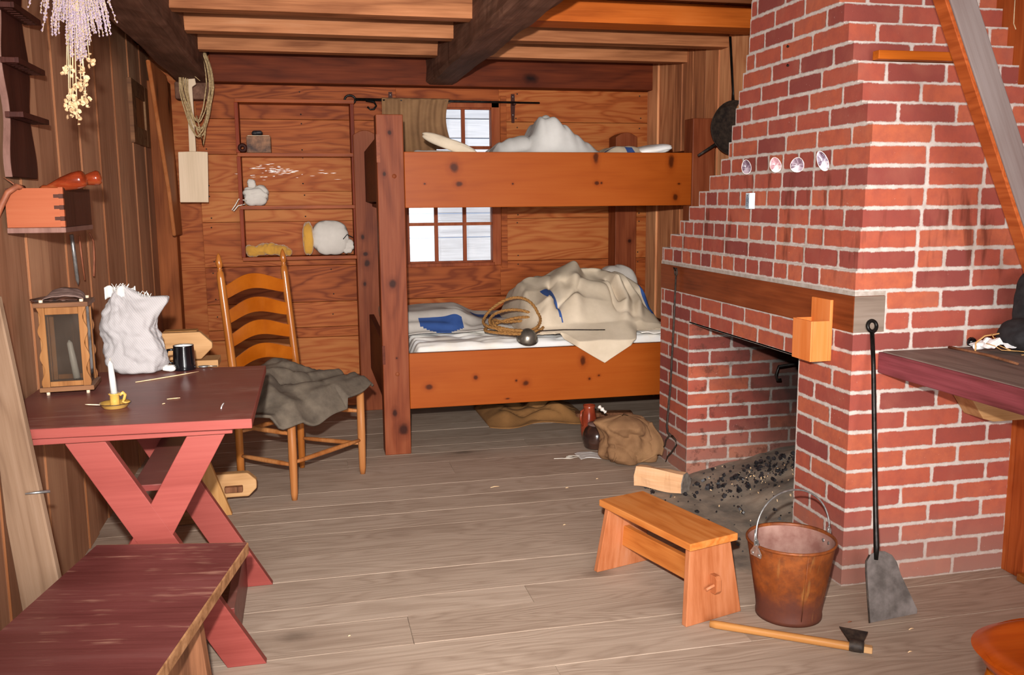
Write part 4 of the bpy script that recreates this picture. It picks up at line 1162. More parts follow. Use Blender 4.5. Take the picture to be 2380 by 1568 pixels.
# ================================================================ LANTERN
l0, l1, l2 = PZ(101, 921, TZ), PZ(214, 914, TZ), PZ(253, 897, TZ)
u_ = (l1 - l0); LW = u_.length; ang = math.atan2(u_.y, u_.x); LD = .135
lan = thing('candle_lantern', 'wooden box lantern with dusty glass sides and curvy edged frame on the red table', 'lantern', tuple(l0 + V((0, 0, .0006))), (0, 0, ang))
LH = .268
def lb(mb, name, m, par=None, **k): return fixn(mb.build(name, m, par or lan, **k))
lb(MB().box(-.008, LW + .008, -.006, LD + .006, .012, .026), 'base_board', M['lanterndk'], bevel=.0015)
lb(MB().box(-.008, LW + .008, -.006, LD + .006, LH, LH + .014), 'top_board', M['lanterndk'], bevel=.0015)
for x in (.012, LW - .012):
    for y in (.012, LD - .012):
        lb(MB().tube([(x, y, 0), (x, y, .0125)], .0055, 8), 'foot_peg', M['peel'])
        lb(MB().tube([(x, y, LH + .0135), (x, y, LH + .022)], .006, 8), 'top_peg', M['peel'])
def wav(x, dirn, amp=.006):
    n = 26; w = .019
    a = [(x + dirn * (-w / 2), .026 + (LH - .026) * i / n) for i in range(n + 1)]
    b = [(x + dirn * (w / 2 + amp * math.sin(i * .74 + .6) - amp * .3), .026 + (LH - .026) * i / n) for i in range(n + 1)][::-1]
    return a + b
for y in (0, LD - .008):
    lb(XZ(wav(.012, -1), y, y + .008), 'stile', M['lantern'], bevel=.001)
    lb(XZ(wav(LW - .012, 1), y, y + .008), 'stile', M['lantern'], bevel=.001)
    lb(MB().box(.022, LW - .022, y + .001, y + .009, .027, .042), 'rail', M['lantern'], bevel=.001)
    lb(MB().box(.022, LW - .022, y + .001, y + .009, LH - .022, LH - .001), 'rail', M['lantern'], bevel=.001)
for x in (.002, LW - .010):
    for y in (.012, LD - .026):
        lb(MB().box(x, x + .008, y, y + .014, .027, LH - .001), 'side_stile', M['lantern'], bevel=.001)
lb(MB().box(.020, LW - .020, .005, .0065, .035, LH - .015).box(.020, LW - .020, LD - .006, LD - .0045, .035, LH - .015).box(.005, .0065, .018, LD - .018, .03, LH - .003).box(LW - .0065, LW - .005, .018, LD - .018, .03, LH - .003), 'glass_panes', M['dustydarkpane'])
can = thing('candle', 'white taper candle standing inside the wooden lantern', 'candle')
can.parent = None
cpos = lan.matrix_world
Lm = Matrix.Translation(l0) @ Matrix.Rotation(ang, 4, 'Z')
can.location = Lm @ V((LW * .66, LD * .42, .027)); can.rotation_euler = (0, R(-7), 0)
MB().tube([(0, 0, .012), (0, 0, .07), (0, 0, .125), (0, 0, .134)], [.0105, .0098, .0082, .002], 14).build('wax_taper', M['wax'], can)
MB().tube([(0, 0, .131), (.001, 0, .139), (.004, 0, .144)], .0008, 5).build('wick', M['charcoal'], can)
MB().lathe([(.0001, 0), (.022, 0), (.024, .006), (.011, .008), (.010, .018), (.008, .018)], None, 18).build('candle_cup', M['iron'], can)
# folded leather cap on the lantern
cap = thing('leather_cap', 'folded dusty brown leather cap lying on top of the lantern', 'pouch', tuple(Lm @ V((LW * .45, LD * .5, LH + .0145))), (0, 0, ang))
def capf(u, v):
    a = u * PI; r = 1 - .12 * v
    return V((-.058 * math.cos(a) * r + .008, (v - .5) * .085, .034 * math.sin(a) ** .8 * (.45 + .55 * v) + .0015 + .004 * noise.noise(V((u * 6, v * 6, 1)))))
MB().grid(capf, 30, 14).build('flap', M['darkleather'], cap, solid=.0025)
MB().grid(lambda u, v: V((-.05 + .1 * u, -.046 + .05 * v, .004 + .022 * math.sin(PI * u) * v + .004 * noise.noise(V((u * 9, v * 9, 5))))), 20, 8).build('lining', M['darkleather2'], cap, solid=.002)
MB().tube([(-.05, -.03, .003), (-.075, -.035, .004), (-.085, -.01, .005), (-.06, .02, .008), (-.03, .03, .012)], .003, 6).build('strap', M['darkleather2'], cap)

# ================================================================ STRIPED SACK
sc0 = PZ(322, 872, TZ)
def sack(u, v):
    th = u * 2 * PI; z = v * .30
    prof = [(0, .03), (.02, .085), (.10, .102), (.25, .106), (.4, .10), (.55, .095), (.7, .082), (.82, .062), (.92, .04), (1., .012)]
    for (a, p), (b, q) in zip(prof, prof[1:]):
        if a <= v <= b: r = p + (q - p) * (v - a) / (b - a)
    x = r * math.cos(th) * .95; y = r * math.sin(th) * .62
    x += -.045 * v ** 1.3
    # ear to the right
    e = math.exp(-((math.cos(th) - 1) / .25) ** 2 - ((v - .74) / .09) ** 2)
    x += .075 * e; z += .035 * e
    e2 = math.exp(-((math.cos(th) - 1) / .35) ** 2 - ((v - .52) / .07) ** 2); x -= .012 * e2
    n = fbm((math.cos(th) * 1.6, math.sin(th) * 1.6, v * 4.5)) * .014 + .006 * math.sin(th * 3 + v * 9 + 2 * math.sin(v * 7)) * sm(0, .15, v)
    cr_ = crease(math.cos(th) * 2.2 + v * 2, v * 5 + math.sin(th), 3.) * .004
    n -= cr_
    x += math.cos(th) * n; y += math.sin(th) * n
    return V((x, y, z))
sk2 = thing('striped_sack', 'white cotton sack with fine grey stripes and frayed top on the table beside the lantern', 'sack', tuple(sc0 + V((0.0, .045, .001))))
MB().grid(sack, 90, 60).build('sack_body', M['ticking'], sk2)
rf = random.Random(5)
for (bx_, by_, bz_, n_) in ((-.045, -.01, .29, 16), (.035, -.012, .262, 10)):
    mb = MB()
    for i in range(n_):
        a = rf.uniform(0, 6.28); l = rf.uniform(.008, .02); x = bx_ + rf.uniform(-.022, .022)
        mb.tube([(x, by_, bz_ - .008), (x + math.cos(a) * .004, by_ - .002, bz_ + l * .5), (x + math.cos(a) * l * .7, by_ - .004, bz_ + l)], .0011, 4)
    mb.build('frayed_threads', M['white'], sk2)
mb = MB().grid(lambda u, v: V((-.095 + u * .095, -.005 + .02 * math.sin(u * 9), .255 + v * .04 + .006 * math.sin(u * 13))), 30, 6)
mb.build('torn_hem', M['white'], sk2, solid=.003)

# ================================================================ MUG
mg = PZ(427, 862, TZ)
mug = thing('mug', 'black enamel mug with a white inside standing beside the striped sack', 'mug', (mg.x, mg.y + .03, TZ + .0008))
MB().lathe([(.0001, 0), (.038, 0), (.0385, .004), (.0375, .02), (.034, .082), (.0345, .0855), (.0325, .0855), (.032, .082)], None, 36).build('outer_wall', M['mugblack'], mug)
o = MB().lathe([(.0322, .084), (.0325, .06), (.034, .01), (.0001, .006)], None, 36).build('inner_wall', M['mugwhite'], mug); o['label'] = 'white inside of the mug'
MB().tube([(-.033, .01, .07), (-.055, .016, .068), (-.062, .018, .045), (-.052, .015, .024), (-.036, .01, .02)], .0045, 8).build('handle', M['mugblack'], mug)
wc = PZ(392, 866, TZ)
o = blob('crumpled_napkin', M['white'], (wc.x - .0, wc.y + .02, TZ + .013), .022, .02, .012, seed=44, wr=.04); tag(o, 'small crumpled white cloth tucked between the sack and the mug', 'cloth')
sp_ = PZ(473, 855, TZ)
o = MB().lathe([(.0001, .0), (.012, .002), (.016, .007), (.015, .007), (.011, .0035), (.0001, .002)], None, 18, sx=1.2, sy=.8).tube([(.016, 0, .006), (.03, .004, .004), (.045, .012, .002)], .002, 6).build('metal_spoon', M['zinc'], loc=(sp_.x, sp_.y, TZ + .001)); tag(o, 'tiny bright metal spoon at the far edge of the red table beside the mug', 'spoon')

# ================================================================ CHAMBERSTICK
cs = PZ(268, 947, TZ)
st = thing('chamberstick', 'mustard enamel saucer candlestick at the near edge of the red table', 'candlestick', (cs.x, cs.y, TZ + .0008))
MB().lathe([(.0001, .0), (.030, .0), (.033, .002), (.0415, .013), (.0425, .0135), (.0415, .0145), (.034, .0045), (.012, .004)], None, 40).build('saucer', M['enamel'], st)
MB().lathe([(.0425, .0128), (.0432, .014), (.042, .0152), (.0413, .0142)], None, 40).build('chipped_rim', M['chip'], st)
MB().lathe([(.012, .004), (.0135, .008), (.0125, .02), (.013, .036), (.0165, .0395), (.0165, .0415), (.0105, .0415), (.010, .036)], None, 28).build('socket', M['enamel'], st)
MB().tube([(.013, .004, .034), (.022, .006, .041), (.027, .008, .034), (.024, .008, .022), (.020, .006, .014), (.028, .008, .010), (.038, .01, .012)], [.0035, .004, .004, .004, .0035, .0035, .003], 8, squash=1.3).build('finger_loop', M['enamel'], st)
cd = thing('candle', 'white candle standing in the mustard enamel candlestick', 'candle', (cs.x, cs.y, TZ + .0385), (0, R(-3), 0))
MB().tube([(0, 0, 0), (0, 0, .05), (0, 0, .088), (0, 0, .098)], [.0092, .0086, .0072, .002], 16).build('wax_taper', M['wax'], cd)
MB().tube([(0, 0, .097), (.001, 0, .104)], .0008, 5).build('wick', M['lavstem'], cd)
def stick(name, a, b, z, w, h, m, label, cat, bend=0.):
    A = PZ(*a, z); B = PZ(*b, z); n = (B - A); n = V((-n.y, n.x, 0)).normalized()
    pts = [V((0, 0, 0)) + (B - A) * t + n * bend * math.sin(PI * t) + V((0, 0, h)) for t in (0, .25, .5, .75, 1)]
    o = MB().tube(pts, [w * .7, w, w, w, w * .6], 6, squash=h / w).build(name, m, loc=(A.x, A.y, z))
    return tag(o, label, cat)
stick('wood_splint', (315, 889), (462, 864), TZ + .001, .003, .0018, M['chipwood'], 'long thin pale wood splint lying in front of the black mug', 'stick', bend=-.004)
stick('matchstick', (198, 941), (232, 942), TZ + .014, .0022, .0018, M['peel'], 'unlit wooden match resting on the rim of the candlestick', 'match')
for a, b, lab in (((388, 928), (419, 925), 'pale wood shaving lying in the middle of the red table'), ((514, 950), (522, 935), 'bent white crumb of wax near the right corner of the red table'), ((378, 939), (384, 938), 'tiny pale fleck left of the table middle, nearest of the flecks')):
    stick('shaving', a, b, TZ + .0008, .0022, .0012, M['paper'] if 'wax' in lab else M['chipwood'], lab, 'shaving', bend=.002)

# ================================================================ PALE TRESTLE STAND BEHIND THE TABLE
ws = thing('wooden_trestle', 'pale pine trestle stand with clipped corner boards and a wedge, behind the red table', 'trestle', (-.45, 3.95, 0))
def wb(mb, name, m, **k): return fixn(MBinv(mb, ws).build(name, m, ws, **k))
def octo(x0, x1, z0, z1, c=.03, left=False):
    return [(x0, z0), (x1 - c, z0), (x1, z0 + c), (x1, z1 - c), (x1 - c, z1), (x0, z1)]
f0_ = PY(495, 832, 3.80); f1_ = PY(395, 775, 3.80)
wb(XZ(octo(f1_.x - .18, f0_.x, f0_.z - .002, f1_.z + .002, .045), 3.80, 3.835), 'upper_board', M['paleboard'], bevel=.004)
wb(MB().box(f0_.x - .19, f0_.x - .06, 3.835, 3.90, f0_.z + .01, f1_.z + .004), 'upper_block', M['palevert'], bevel=.004)
wb(MB().box(f0_.x - .30, f0_.x + .02, 3.79, 3.92, f0_.z - .035, f0_.z - .006), 'upper_shelf', M['paleboard'], bevel=.003)
g0 = PY(515, 1158, 3.93); g1 = PY(595, 1097, 3.93)
wb(XZ(octo(g0.x - .10, g1.x, g0.z, g1.z, .035), 3.93, 3.975), 'lower_board', M['paleboard'], bevel=.006)
kx = PY(548, 1135, 3.93); 
wb(MB().box(kx.x - .045, kx.x + .03, 3.905, 3.94, kx.z - .012, kx.z + .014), 'wedge', M['benchleg'], bevel=.004)
a0, a1 = PY(465, 1060, 3.84), PY(545, 1215, 3.84)
zt_ = f0_.z - .037
a0 = PY(472, 1045, 3.84)
d_ = (a1 - a0); tA = (zt_ - a0.z) / d_.z; tB = (0.002 - a0.z) / d_.z
xa = a0.x + d_.x * tA; xb = a0.x + d_.x * tB
wb(XZ([(xb - .055, .002), (xb + .005, .002), (xa + .005, zt_), (xa - .055, zt_)], 3.84, 3.87), 'slanted_leg', M['palevert'], bevel=.004)
q0 = PZ(412, 1222, 0); 
wb(MB().box(q0.x, q0.x + .07, q0.y, q0.y + .10, .001, .055), 'foot_block', M['benchraw'], bevel=.004)
wb(MB().box(q0.x + .01, q0.x + .05, q0.y + .09, 3.975, .01, .05), 'foot_beam', M['benchraw'], bevel=.004)
wb(MB().box(q0.x + .03, g0.x + .02, 3.94, 3.975, .03, .06), 'cross_beam', M['benchraw'], bevel=.004)

# ================================================================ SPOON RACK AND CANDLE BOX ON THE LEFT WALL
ry0, ry1 = 2.93, 3.17
rk = thing('spoon_rack', 'dark walnut spoon rack with wavy edges and slotted shelves hung on the left wall', 'rack', (XL, 3.05, 1.38))
def rkb(mb, name, m, par=None, **k): return fixn(MBinv(mb, rk).build(name, m, par or rk, **k))
def wy(z, s): return s * (.018 * math.cos((z - 1.42) * 2 * PI / .29)) 
zs_ = [1.38 + i * .02 for i in range(42)]
ptsR = [(ry0 - wy(z, 1), z) for z in zs_] + [(ry1 + wy(z, 1), z) for z in reversed(zs_)]
rkb(YZ(ptsR, XL + .018, XL + .034), 'back_board', M['rackdark'], bevel=.002)
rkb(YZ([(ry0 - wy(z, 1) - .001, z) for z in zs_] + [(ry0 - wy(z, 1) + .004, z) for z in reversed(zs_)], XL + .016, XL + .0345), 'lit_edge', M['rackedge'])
for zc_ in (1.555, 1.705, 1.855, 2.0):
    mb = MB()
    y0, y1 = ry0 - .03, ry1 + .005
    # shelf with notches: front strip, back strip, and bars
    mb.box(XL + .034, XL + .046, y0, y1, zc_ - .008, zc_ + .008)
    mb.box(XL + .072, XL + .082, y0, y1, zc_ - .008, zc_ + .008)
    n = 8
    for i in range(n + 1):
        y = y0 + (y1 - y0 - .018) * i / n
        mb.box(XL + .0455, XL + .0725, y, y + .018, zc_ - .0075, zc_ + .0075)
    rkb(mb, 'slotted_shelf', M['rackdark'], bevel=.001)
cb = thing('candle_box', 'orange cherry wood box with dark front and dovetailed corner on the left wall', 'box', (XL, 3.05, 1.2))
def cbb(mb, name, m, **k): return fixn(MBinv(mb, cb).build(name, m, cb, **k))
c0_ = PX(17, 527, XL + .018); bxr = PY(152, 527, c0_.y).x
cy0 = c0_.y; cz0 = c0_.z - .003; cz1 = PY(30, 437, cy0).z
cy1 = PX(215, 535, bxr).y
cbb(MB().prism([(XL + .018, cz0), (bxr - .012, cz0), (bxr - .012, cz1), (XL + .05, cz1), (XL + .018, cz1 - .03)], cy0, cy0 + .012, Matrix(((1, 0, 0, 0), (0, 0, 1, 0), (0, 1, 0, 0), (0, 0, 0, 1)))), 'end_panel', wood('cherry_x', srgb('b45a2e'), srgb('cc7248'), srgb('d88458'), 'X', .5, 3, vary=.05, bump=.05), bevel=.001)
cbb(MB().prism([(XL + .018, cz0), (bxr - .012, cz0), (bxr - .012, cz1), (XL + .05, cz1), (XL + .018, cz1 - .03)], cy1 - .012, cy1, Matrix(((1, 0, 0, 0), (0, 0, 1, 0), (0, 1, 0, 0), (0, 0, 0, 1)))), 'end_panel', M['boxdark'], bevel=.001)
o = cbb(MB().box(bxr - .012, bxr, cy0 + .0005, cy1, cz0, cz1), 'front_panel', M['boxdark'], bevel=.001); o['label'] = 'dark stained front of the box'
dz = (cz1 - cz0) / 7
mb = MB()
for i in (1, 3, 5):
    mb = MB(); mb.box(bxr - .026, bxr - .0005, cy0 - .0006, cy0 + .012, cz0 + dz * i + .004, cz0 + dz * (i + 1) - .002)
    cbb(mb, 'dovetail', M['boxdark'])
o = MB(); 
for i in (0, 2, 4, 6): o.box(bxr - .0121, bxr + .0003, cy0 - .0003, cy0 + .012, cz0 + dz * i - .001 + (.002 if i == 0 else 0), cz0 + dz * (i + 1) + .002)
cbb(o, 'end_panel_fingers', M['boxorange'])
cbb(MB().box(XL + .018, bxr + .002, cy0 - .006, cy1 + .002, cz0 - .016, cz0 - .0005), 'bottom_board', M['rackedge'], bevel=.002)
cbb(MB().box(XL + .018, XL + .024, cy0 + .012, cy1 - .012, cz0, cz1), 'back_board', M['boxdark'])
MBinv(MB(), cb)
# lacquered tool handles sticking out of the box
def handle(name, a, b, Y0, Y1, rr, label):
    A = PY(*a, Y0); B = PY(*b, Y1)
    pts = [A.lerp(B, t) for t in [0, .08, .16, .3, .5, .75, .9, .97, 1.]]
    o = MB().tube([p - A for p in pts], rr, 18).build(name, M['lacquer'], loc=A)
    return tag(o, label, 'tool')
handle('tool_handle', (95, 441), (199, 413), cy0 + .05, cy0 + .03, [.009, .012, .009, .014, .021, .026, .0255, .021, .008], 'red lacquered handle with a worn cut end sticking out of the candle box')
handle('tool_handle', (150, 428), (235, 411), cy0 + .10, cy0 + .09, [.008, .009, .010, .011, .014, .020, .022, .018, .005], 'rounded glossy red handle behind the other one on the candle box')
# strap hanging over the near end
A = PY(52, 437, cy0 - .02)
pp_ = [PY(52, 437, cy0 + .02), PY(38, 433, cy0 - .012), PY(18, 447, cy0 - .02), PY(4, 475, cy0 - .022), PY(-14, 520, cy0 - .02), PY(-30, 580, cy0 - .012)]
o = MB().tube([p - pp_[0] for p in pp_], .011, 8, squash=.8).build('leather_strap', M['leather'], loc=pp_[0]); tag(o, 'curved brown leather strap hanging over the near end of the candle box', 'strap')
pp_ = [PY(8, 412, cy0 + .02), PY(25, 422, cy0 + .02), PY(46, 438, cy0 + .02)]
o = MB().tube([p - pp_[0] for p in pp_], [.002, .0045, .006], 8, squash=.4).build('leather_lace', M['leather'], loc=pp_[0]); tag(o, 'short pointed leather end sticking up from the candle box', 'lace')
for nm, m, px_, lab, cat, r_ in (('blade_strip', 'zinc', [(166, 545), (172, 590), (180, 650), (182, 663)], 'long grey metal strip with a pointed end hanging below the candle box', 'knife', .0072),
                        ('leather_thong', 'leather', [(184, 548), (190, 600), (197, 650)], 'thin brown leather thong hanging beside the metal strip', 'strap', .0035),
                        ('leather_thong', 'leather', [(208, 541), (217, 560), (219, 600), (218, 642)], 'reddish leather thong hanging from the far corner of the candle box', 'strap', .004)):
    pp_ = [PX(x, y, XL + .03) for x, y in px_]
    o = MB().tube([p - pp_[0] for p in pp_], [r_, r_, r_] + ([.001] if nm == 'blade_strip' else [r_] * (len(pp_) - 3)), 6, squash=1.0).build(nm, M[m], loc=pp_[0]); tag(o, lab, cat)

# ================================================================ SMALL FRAMED OPENING IN THE LEFT WALL
fy0, fy1, fz0, fz1 = PX(306, 345, XL).y, PX(332, 185, XL).y, PX(331, 340, XL).z, PX(310, 190, XL).z
fr = MB().box(XL - .01, XL + .02, fy0, fy0 + .10, fz0, fz1).box(XL - .01, XL + .02, fy1 - .10, fy1, fz0, fz1).box(XL - .01, XL + .019, fy0 + .10, fy1 - .10, fz0, fz0 + .09).box(XL - .01, XL + .019, fy0 + .10, fy1 - .10, fz1 - .08, fz1)
w2 = struct(fr.build('window_2', M['lanterndk'], bevel=.003))
struct(MB().box(XL - .004, XL + .009, fy0 + .10, fy1 - .10, fz0 + .09, fz1 - .08).build('bright_pane', M['leftlit'], w2))  # opaque panel, the pane's brightness is put into its wood colour

# ================================================================ PEEL AND TWINE COIL
YPl = 5.55
def pyy(x, y): return PY(x, y, YPl)
pe = thing('baking_peel', 'pale wooden baking peel with long handle hanging in the left corner', 'paddle', tuple(pyy(448, 180)))
pts = [(412, 354), (484, 352), (485, 470), (419, 470)]
out = [pyy(414, 353), pyy(440, 352), pyy(463, 352), pyy(483, 353), pyy(485, 470), pyy(419, 470)]
hn = [pyy(440, 352), pyy(434, 200), pyy(425, 196), pyy(427, 182), pyy(438, 180), pyy(453, 182), pyy(456, 196), pyy(447, 202), pyy(456, 352)]
loc = V(pe.location)
fixn(XZ([(p.x - loc.x, p.z - loc.z) for p in out], -.007, .007).build('blade', M['peel'], pe, bevel=.003))
fixn(XZ([(p.x - loc.x, p.z - loc.z) for p in hn], -.009, .009).build('handle', M['peel'], pe, bevel=.003))
peg = thing('wall_peg', 'short wooden peg in the dark left beam holding the twine', 'peg', tuple(PY(432, 124, 5.68)))
tag(peg); MB().tube([(0, .05, 0), (0, -.02, .002), (.065, -.16, .003)], .0065, 8).build('peg_shaft', M['paleboard'], peg)
cc = PY(457, 205, 5.50)
mb = MB(); rt = random.Random(3)
for s in range(9):
    rx = .075 + rt.uniform(-.014, .014); rz = .235 + rt.uniform(-.03, .02); ph = rt.uniform(0, 6); dy = rt.uniform(-.02, .02); ox = rt.uniform(-.012, .012)
    pts = []
    for i in range(40):
        a = 2 * PI * i / 40
        w = 1 - .35 * max(0, -math.sin(a))
        pts.append(V((ox + rx * math.cos(a) * w * (1 if math.cos(a) > 0 else .95), dy + .015 * math.sin(a * 2 + ph), rz * math.sin(a) + (.235 - rz) + .003 * math.sin(a * 9 + ph))))
    mb.tube(pts, .0042, 5, closed=True)
mb.tube([(-.01, 0, -.15), (.005, -.01, -.22), (.018, -.01, -.315), (.03, -.01, -.26), (.04, 0, -.18)], .0042, 5)
o = mb.build('twine_coil', M['twine'], loc=cc); tag(o, 'loose coil of rough jute twine hanging over the peel handle in the left corner', 'twine')
pp_ = [PY(395, 150, 5.45), PY(430, 158, 5.45), PY(465, 188, 5.45)]
o = MB().tube([p - pp_[0] for p in pp_], .0025, 5).tube([PY(429, 82, 5.45) - pp_[0], PY(432, 100, 5.45) - pp_[0], PY(440, 115, 5.45) - pp_[0]], .002, 5).build('twine_end', M['twine']); o.location = pp_[0]
wm = o.matrix_world.copy(); o.location = pp_[0] - cc; o.parent = bpy.data.objects['twine_coil']

# ================================================================ DRIED FLOWERS
rl = random.Random(11)
tp = PY(178, -60, 2.62); tp.z = min(tp.z, 2.0)
LY = 2.62
hb = thing('lavender_bunch', 'bunch of dried lavender hanging head down from the ceiling in the left foreground', 'dried flowers', (tp.x, LY, 2.19))
O = V(hb.location)
mb = MB(); heads = MB()
pxs = LY / F_PX
for i in range(230):
    ax_ = rl.gauss(0, .36); ax_ = max(-1, min(1, ax_))
    L = rl.uniform(.28, .40) - .05 * abs(ax_) + (.03 if abs(ax_) < .2 else 0)
    ya = rl.uniform(-.6, .6) * (1 - abs(ax_)) 
    tipx = ax_ * .115; 
    base = V((rl.uniform(-.012, .012), rl.uniform(-.012, .012), .0))
    tip = V((tipx, ya * .07, -L - .095))
    tip.x += -.01 
    midp = base.lerp(tip, .5) + V((0, 0, -.03)) * abs(ax_)
    mb.tube([base, midp, tip], .0007, 4)
    d_ = (tip - midp).normalized()
    for j in range(rl.randint(9, 15)):
        c = tip - d_ * (j * .0075 + rl.uniform(0, .004)) + V((rl.uniform(-1, 1), rl.uniform(-1, 1), 0)) * .0022
        r_ = rl.uniform(.0018, .0034)
        heads.add([c + V((r_, 0, 0)), c + V((-r_, 0, 0)), c + V((0, r_, 0)), c + V((0, -r_, 0)), c + V((0, 0, r_ * 1.4)), c + V((0, 0, -r_ * 1.4))],
                  [(0, 2, 4), (2, 1, 4), (1, 3, 4), (3, 0, 4), (2, 0, 5), (1, 2, 5), (3, 1, 5), (0, 3, 5)])
tag(mb.build('stems', M['lavstem'], hb), kind='stuff')
tag(heads.build('flower_heads', M['lavender'], hb), kind='stuff')
MB().tube([(0, 0, .01), (0, 0, -.05)], .016, 10).build('string_binding', M['twine'], hb)
fs_ = thing('dried_flower_stalks', 'dried tan rose stalks hanging below the lavender bunch', 'dried flowers', (tp.x + .005, LY + .03, 2.19))
mb = MB(); pt = MB()
tips = [PY(a, b, LY + .02) for a, b in ((155, 165), (170, 205), (187, 165), (196, 195), (178, 232), (163, 236), (200, 232), (188, 205), (170, 262), (180, 270), (208, 142), (192, 120), (160, 250))]
O = V(fs_.location)
for t in tips:
    b = V((rl.uniform(-.008, .008), 0, 0)); e = t - O
    m_ = b.lerp(e, .6) + V((rl.uniform(-.006, .006), rl.uniform(-.006, .006), 0))
    mb.tube([b, m_, e], [.0016, .0014, .001], 5)
    for j in range(9):
        c = e + V((rl.gauss(0, .007), rl.gauss(0, .006), rl.gauss(0, .008))); n_ = V((rl.gauss(0, 1), rl.gauss(0, 1), rl.gauss(0, 1))).normalized(); t1 = n_.orthogonal().normalized() * rl.uniform(.004, .0075); t2 = n_.cross(t1)
        pt.grid(lambda u, v: c + t1 * (u * 2 - 1) * math.sin(PI * (.15 + .7 * v)) + t2 * (v * 2 - 1) + n_ * .004 * ((u * 2 - 1) ** 2 + (v - .5) ** 2), 3, 3)
tag(mb.build('stalks', M['lavstem'], fs_), kind='stuff'); tag(pt.build('petals', M['petal'], fs_), kind='stuff')
# ================================================================ STOOL
so = thing('footstool', 'small orange oak footstool with sloping plank legs and a wedged stretcher beside the bucket', 'stool', (1.13, 2.7175, 0), (0, 0, math.atan2(-.429, .125)))
TPZ = .262
def sb_(mb, name, m, **k): return fixn(mb.build(name, m, so, **k))
sb_(MB().box(-.245, .245, -.096, .096, TPZ - .024, TPZ), 'seat', M['oak'], bevel=.003)
YZm = Matrix(((0, 0, 1, 0), (1, 0, 0, 0), (0, 1, 0, 0), (0, 0, 0, 1)))
for s in (-1, 1):
    mb = MB().prism([(-.112, .0), (.112, .0), (.082, TPZ - .0245), (-.082, TPZ - .0245)], -.011, .011, YZm)
    sh_ = Matrix.Shear('XY', 4, (0, 0)); 
    mb.v = [V((q.x + s * (.213 + .028 * (1 - q.z / TPZ)), q.y, q.z + .0005)) for q in mb.v]
    sb_(mb, 'leg', M['oakleg'], bevel=.0025)
sb_(MB().box(-.222, .212, -.011, .011, .085, .16), 'stretcher', M['oak'], bevel=.002)
sb_(MB().prism([(.226, .088), (.262, .088), (.270, .098), (.270, .135), (.262, .146), (.226, .146)], -.010, .010, Matrix(((1, 0, 0, 0), (0, 0, 1, 0), (0, 1, 0, 0), (0, 0, 0, 1)))), 'tenon', M['oakleg'], bevel=.0015)
sb_(MB().tube([(.256, -.040, .108), (.256, .016, .122)], [.0045, .0055], 10), 'key_peg', M['oakleg'])

# ================================================================ RUSTY BUCKET
def rust():
    N = NT('rusty_steel'); co = N.coord()
    n1 = N.noise(co, 9, 6, .65); n2 = N.noise(co, 40, 5, .7); sx = N.n('ShaderNodeSeparateXYZ'); N.l(co, sx.inputs[0])
    c = N.ramp(n1, [(.3, srgb('5c2c10')), (.5, srgb('7c3e18')), (.7, srgb('925024'))])
    c = N.mix(N.ramp(n2, [(.45, 0.), (.7, .6)]), c, srgb('4a2a1e'))
    lowm = N.ramp(N.math('MULTIPLY_ADD', N.math('SUBTRACT', n1, .5), .12, sx.outputs[2]), [(.06, .75), (.11, 0.)])
    c = N.mix(lowm, c, srgb('54302a'))
    st = N.noise(N.map(co, (30, 30, 3)), 1, 3, .6)
    c = N.mix(N.ramp(st, [(.62, 0.), (.72, .45)]), c, srgb('a0703c'))
    N.col(c); N.rough(.5); N.b.inputs['Metallic'].default_value = .15; N.bump(n2, .25, .001); return N.m
M['rust'] = rust()
M['rustin'] = plain('rusty_inside', srgb('7c5248'), srgb('a07c70'), 12, .8, bump=.2)
bc = V((1.447, 2.461, 0)); rz = PY(1852, 1247, 2.461).z
bu = thing('bucket', 'rusty brown steel bucket with a raised wire handle standing by the chimney', 'bucket', tuple(bc), (0, 0, R(-8)))
Hh = rz
MB().lathe([(.0001, .012), (.094, .012), (.0995, .0), (.1015, .0), (.102, .012), (.100, .018), (.1035, .05), (.134, Hh - .008)], None, 56).build('bucket_wall', M['rust'], bu)
o = MB().lathe([(.1325, Hh - .006), (.128, Hh - .03), (.100, .03), (.098, .016), (.0001, .014)], None, 56).build('bucket_inside', M['rustin'], bu); o['label'] = 'dusty pinkish rusted inside of the bucket'
MB().lathe([(.132, Hh - .010), (.1375, Hh - .009), (.1385, Hh - .003), (.136, Hh + .001), (.1315, Hh - .002), (.132, Hh - .010)], None, 56).build('rolled_rim', M['rust'], bu)
MB().tube([(.0, -.1035, .02), (0, -.1355, Hh - .01)], .0012, 5).build('side_seam', M['rust'], bu)
ha = R(22) * -1 + R(8)   # ears: left-near and right-far
for s in (-1, 1):
    e = thing('ear_plate', None, None); 
    a = ha if s > 0 else ha + PI
    a = R(12) if s > 0 else R(200)
    q = V((math.cos(a), math.sin(a), 0)); tng = V((-q.y, q.x, 0))
    Mx = Matrix(((tng.x, 0, q.x, q.x * .1355), (tng.y, 0, q.y, q.y * .1355), (0, 1, 0, Hh - .030), (0, 0, 0, 1)))
    tri = [(-.022, -.008), (.022, -.008), (.024, .004), (.010, .022), (.009, .044), (.0, .050), (-.009, .044), (-.010, .022), (-.024, .004)]
    mb = MB().prism(tri, .0, .0035, Mx)
    for dx in (-.014, .014): mb.lathe([(.0001, .006), (.004, .005), (.005, .0035)], Mx @ Matrix.Translation((dx, 0, 0)), 10)
    bpy.data.objects.remove(e)
    fixn(mb.build('ear_plate', M['zinc'], bu))
    if s > 0:
        mb = MB()
        for dx in (-.014, .014): mb.lathe([(.0001, -.0095), (.006, -.009), (.007, -.006)], Mx @ Matrix.Translation((dx, 0, 0)), 12)
        fixn(mb.build('rivet_heads', M['zinc'], bu))
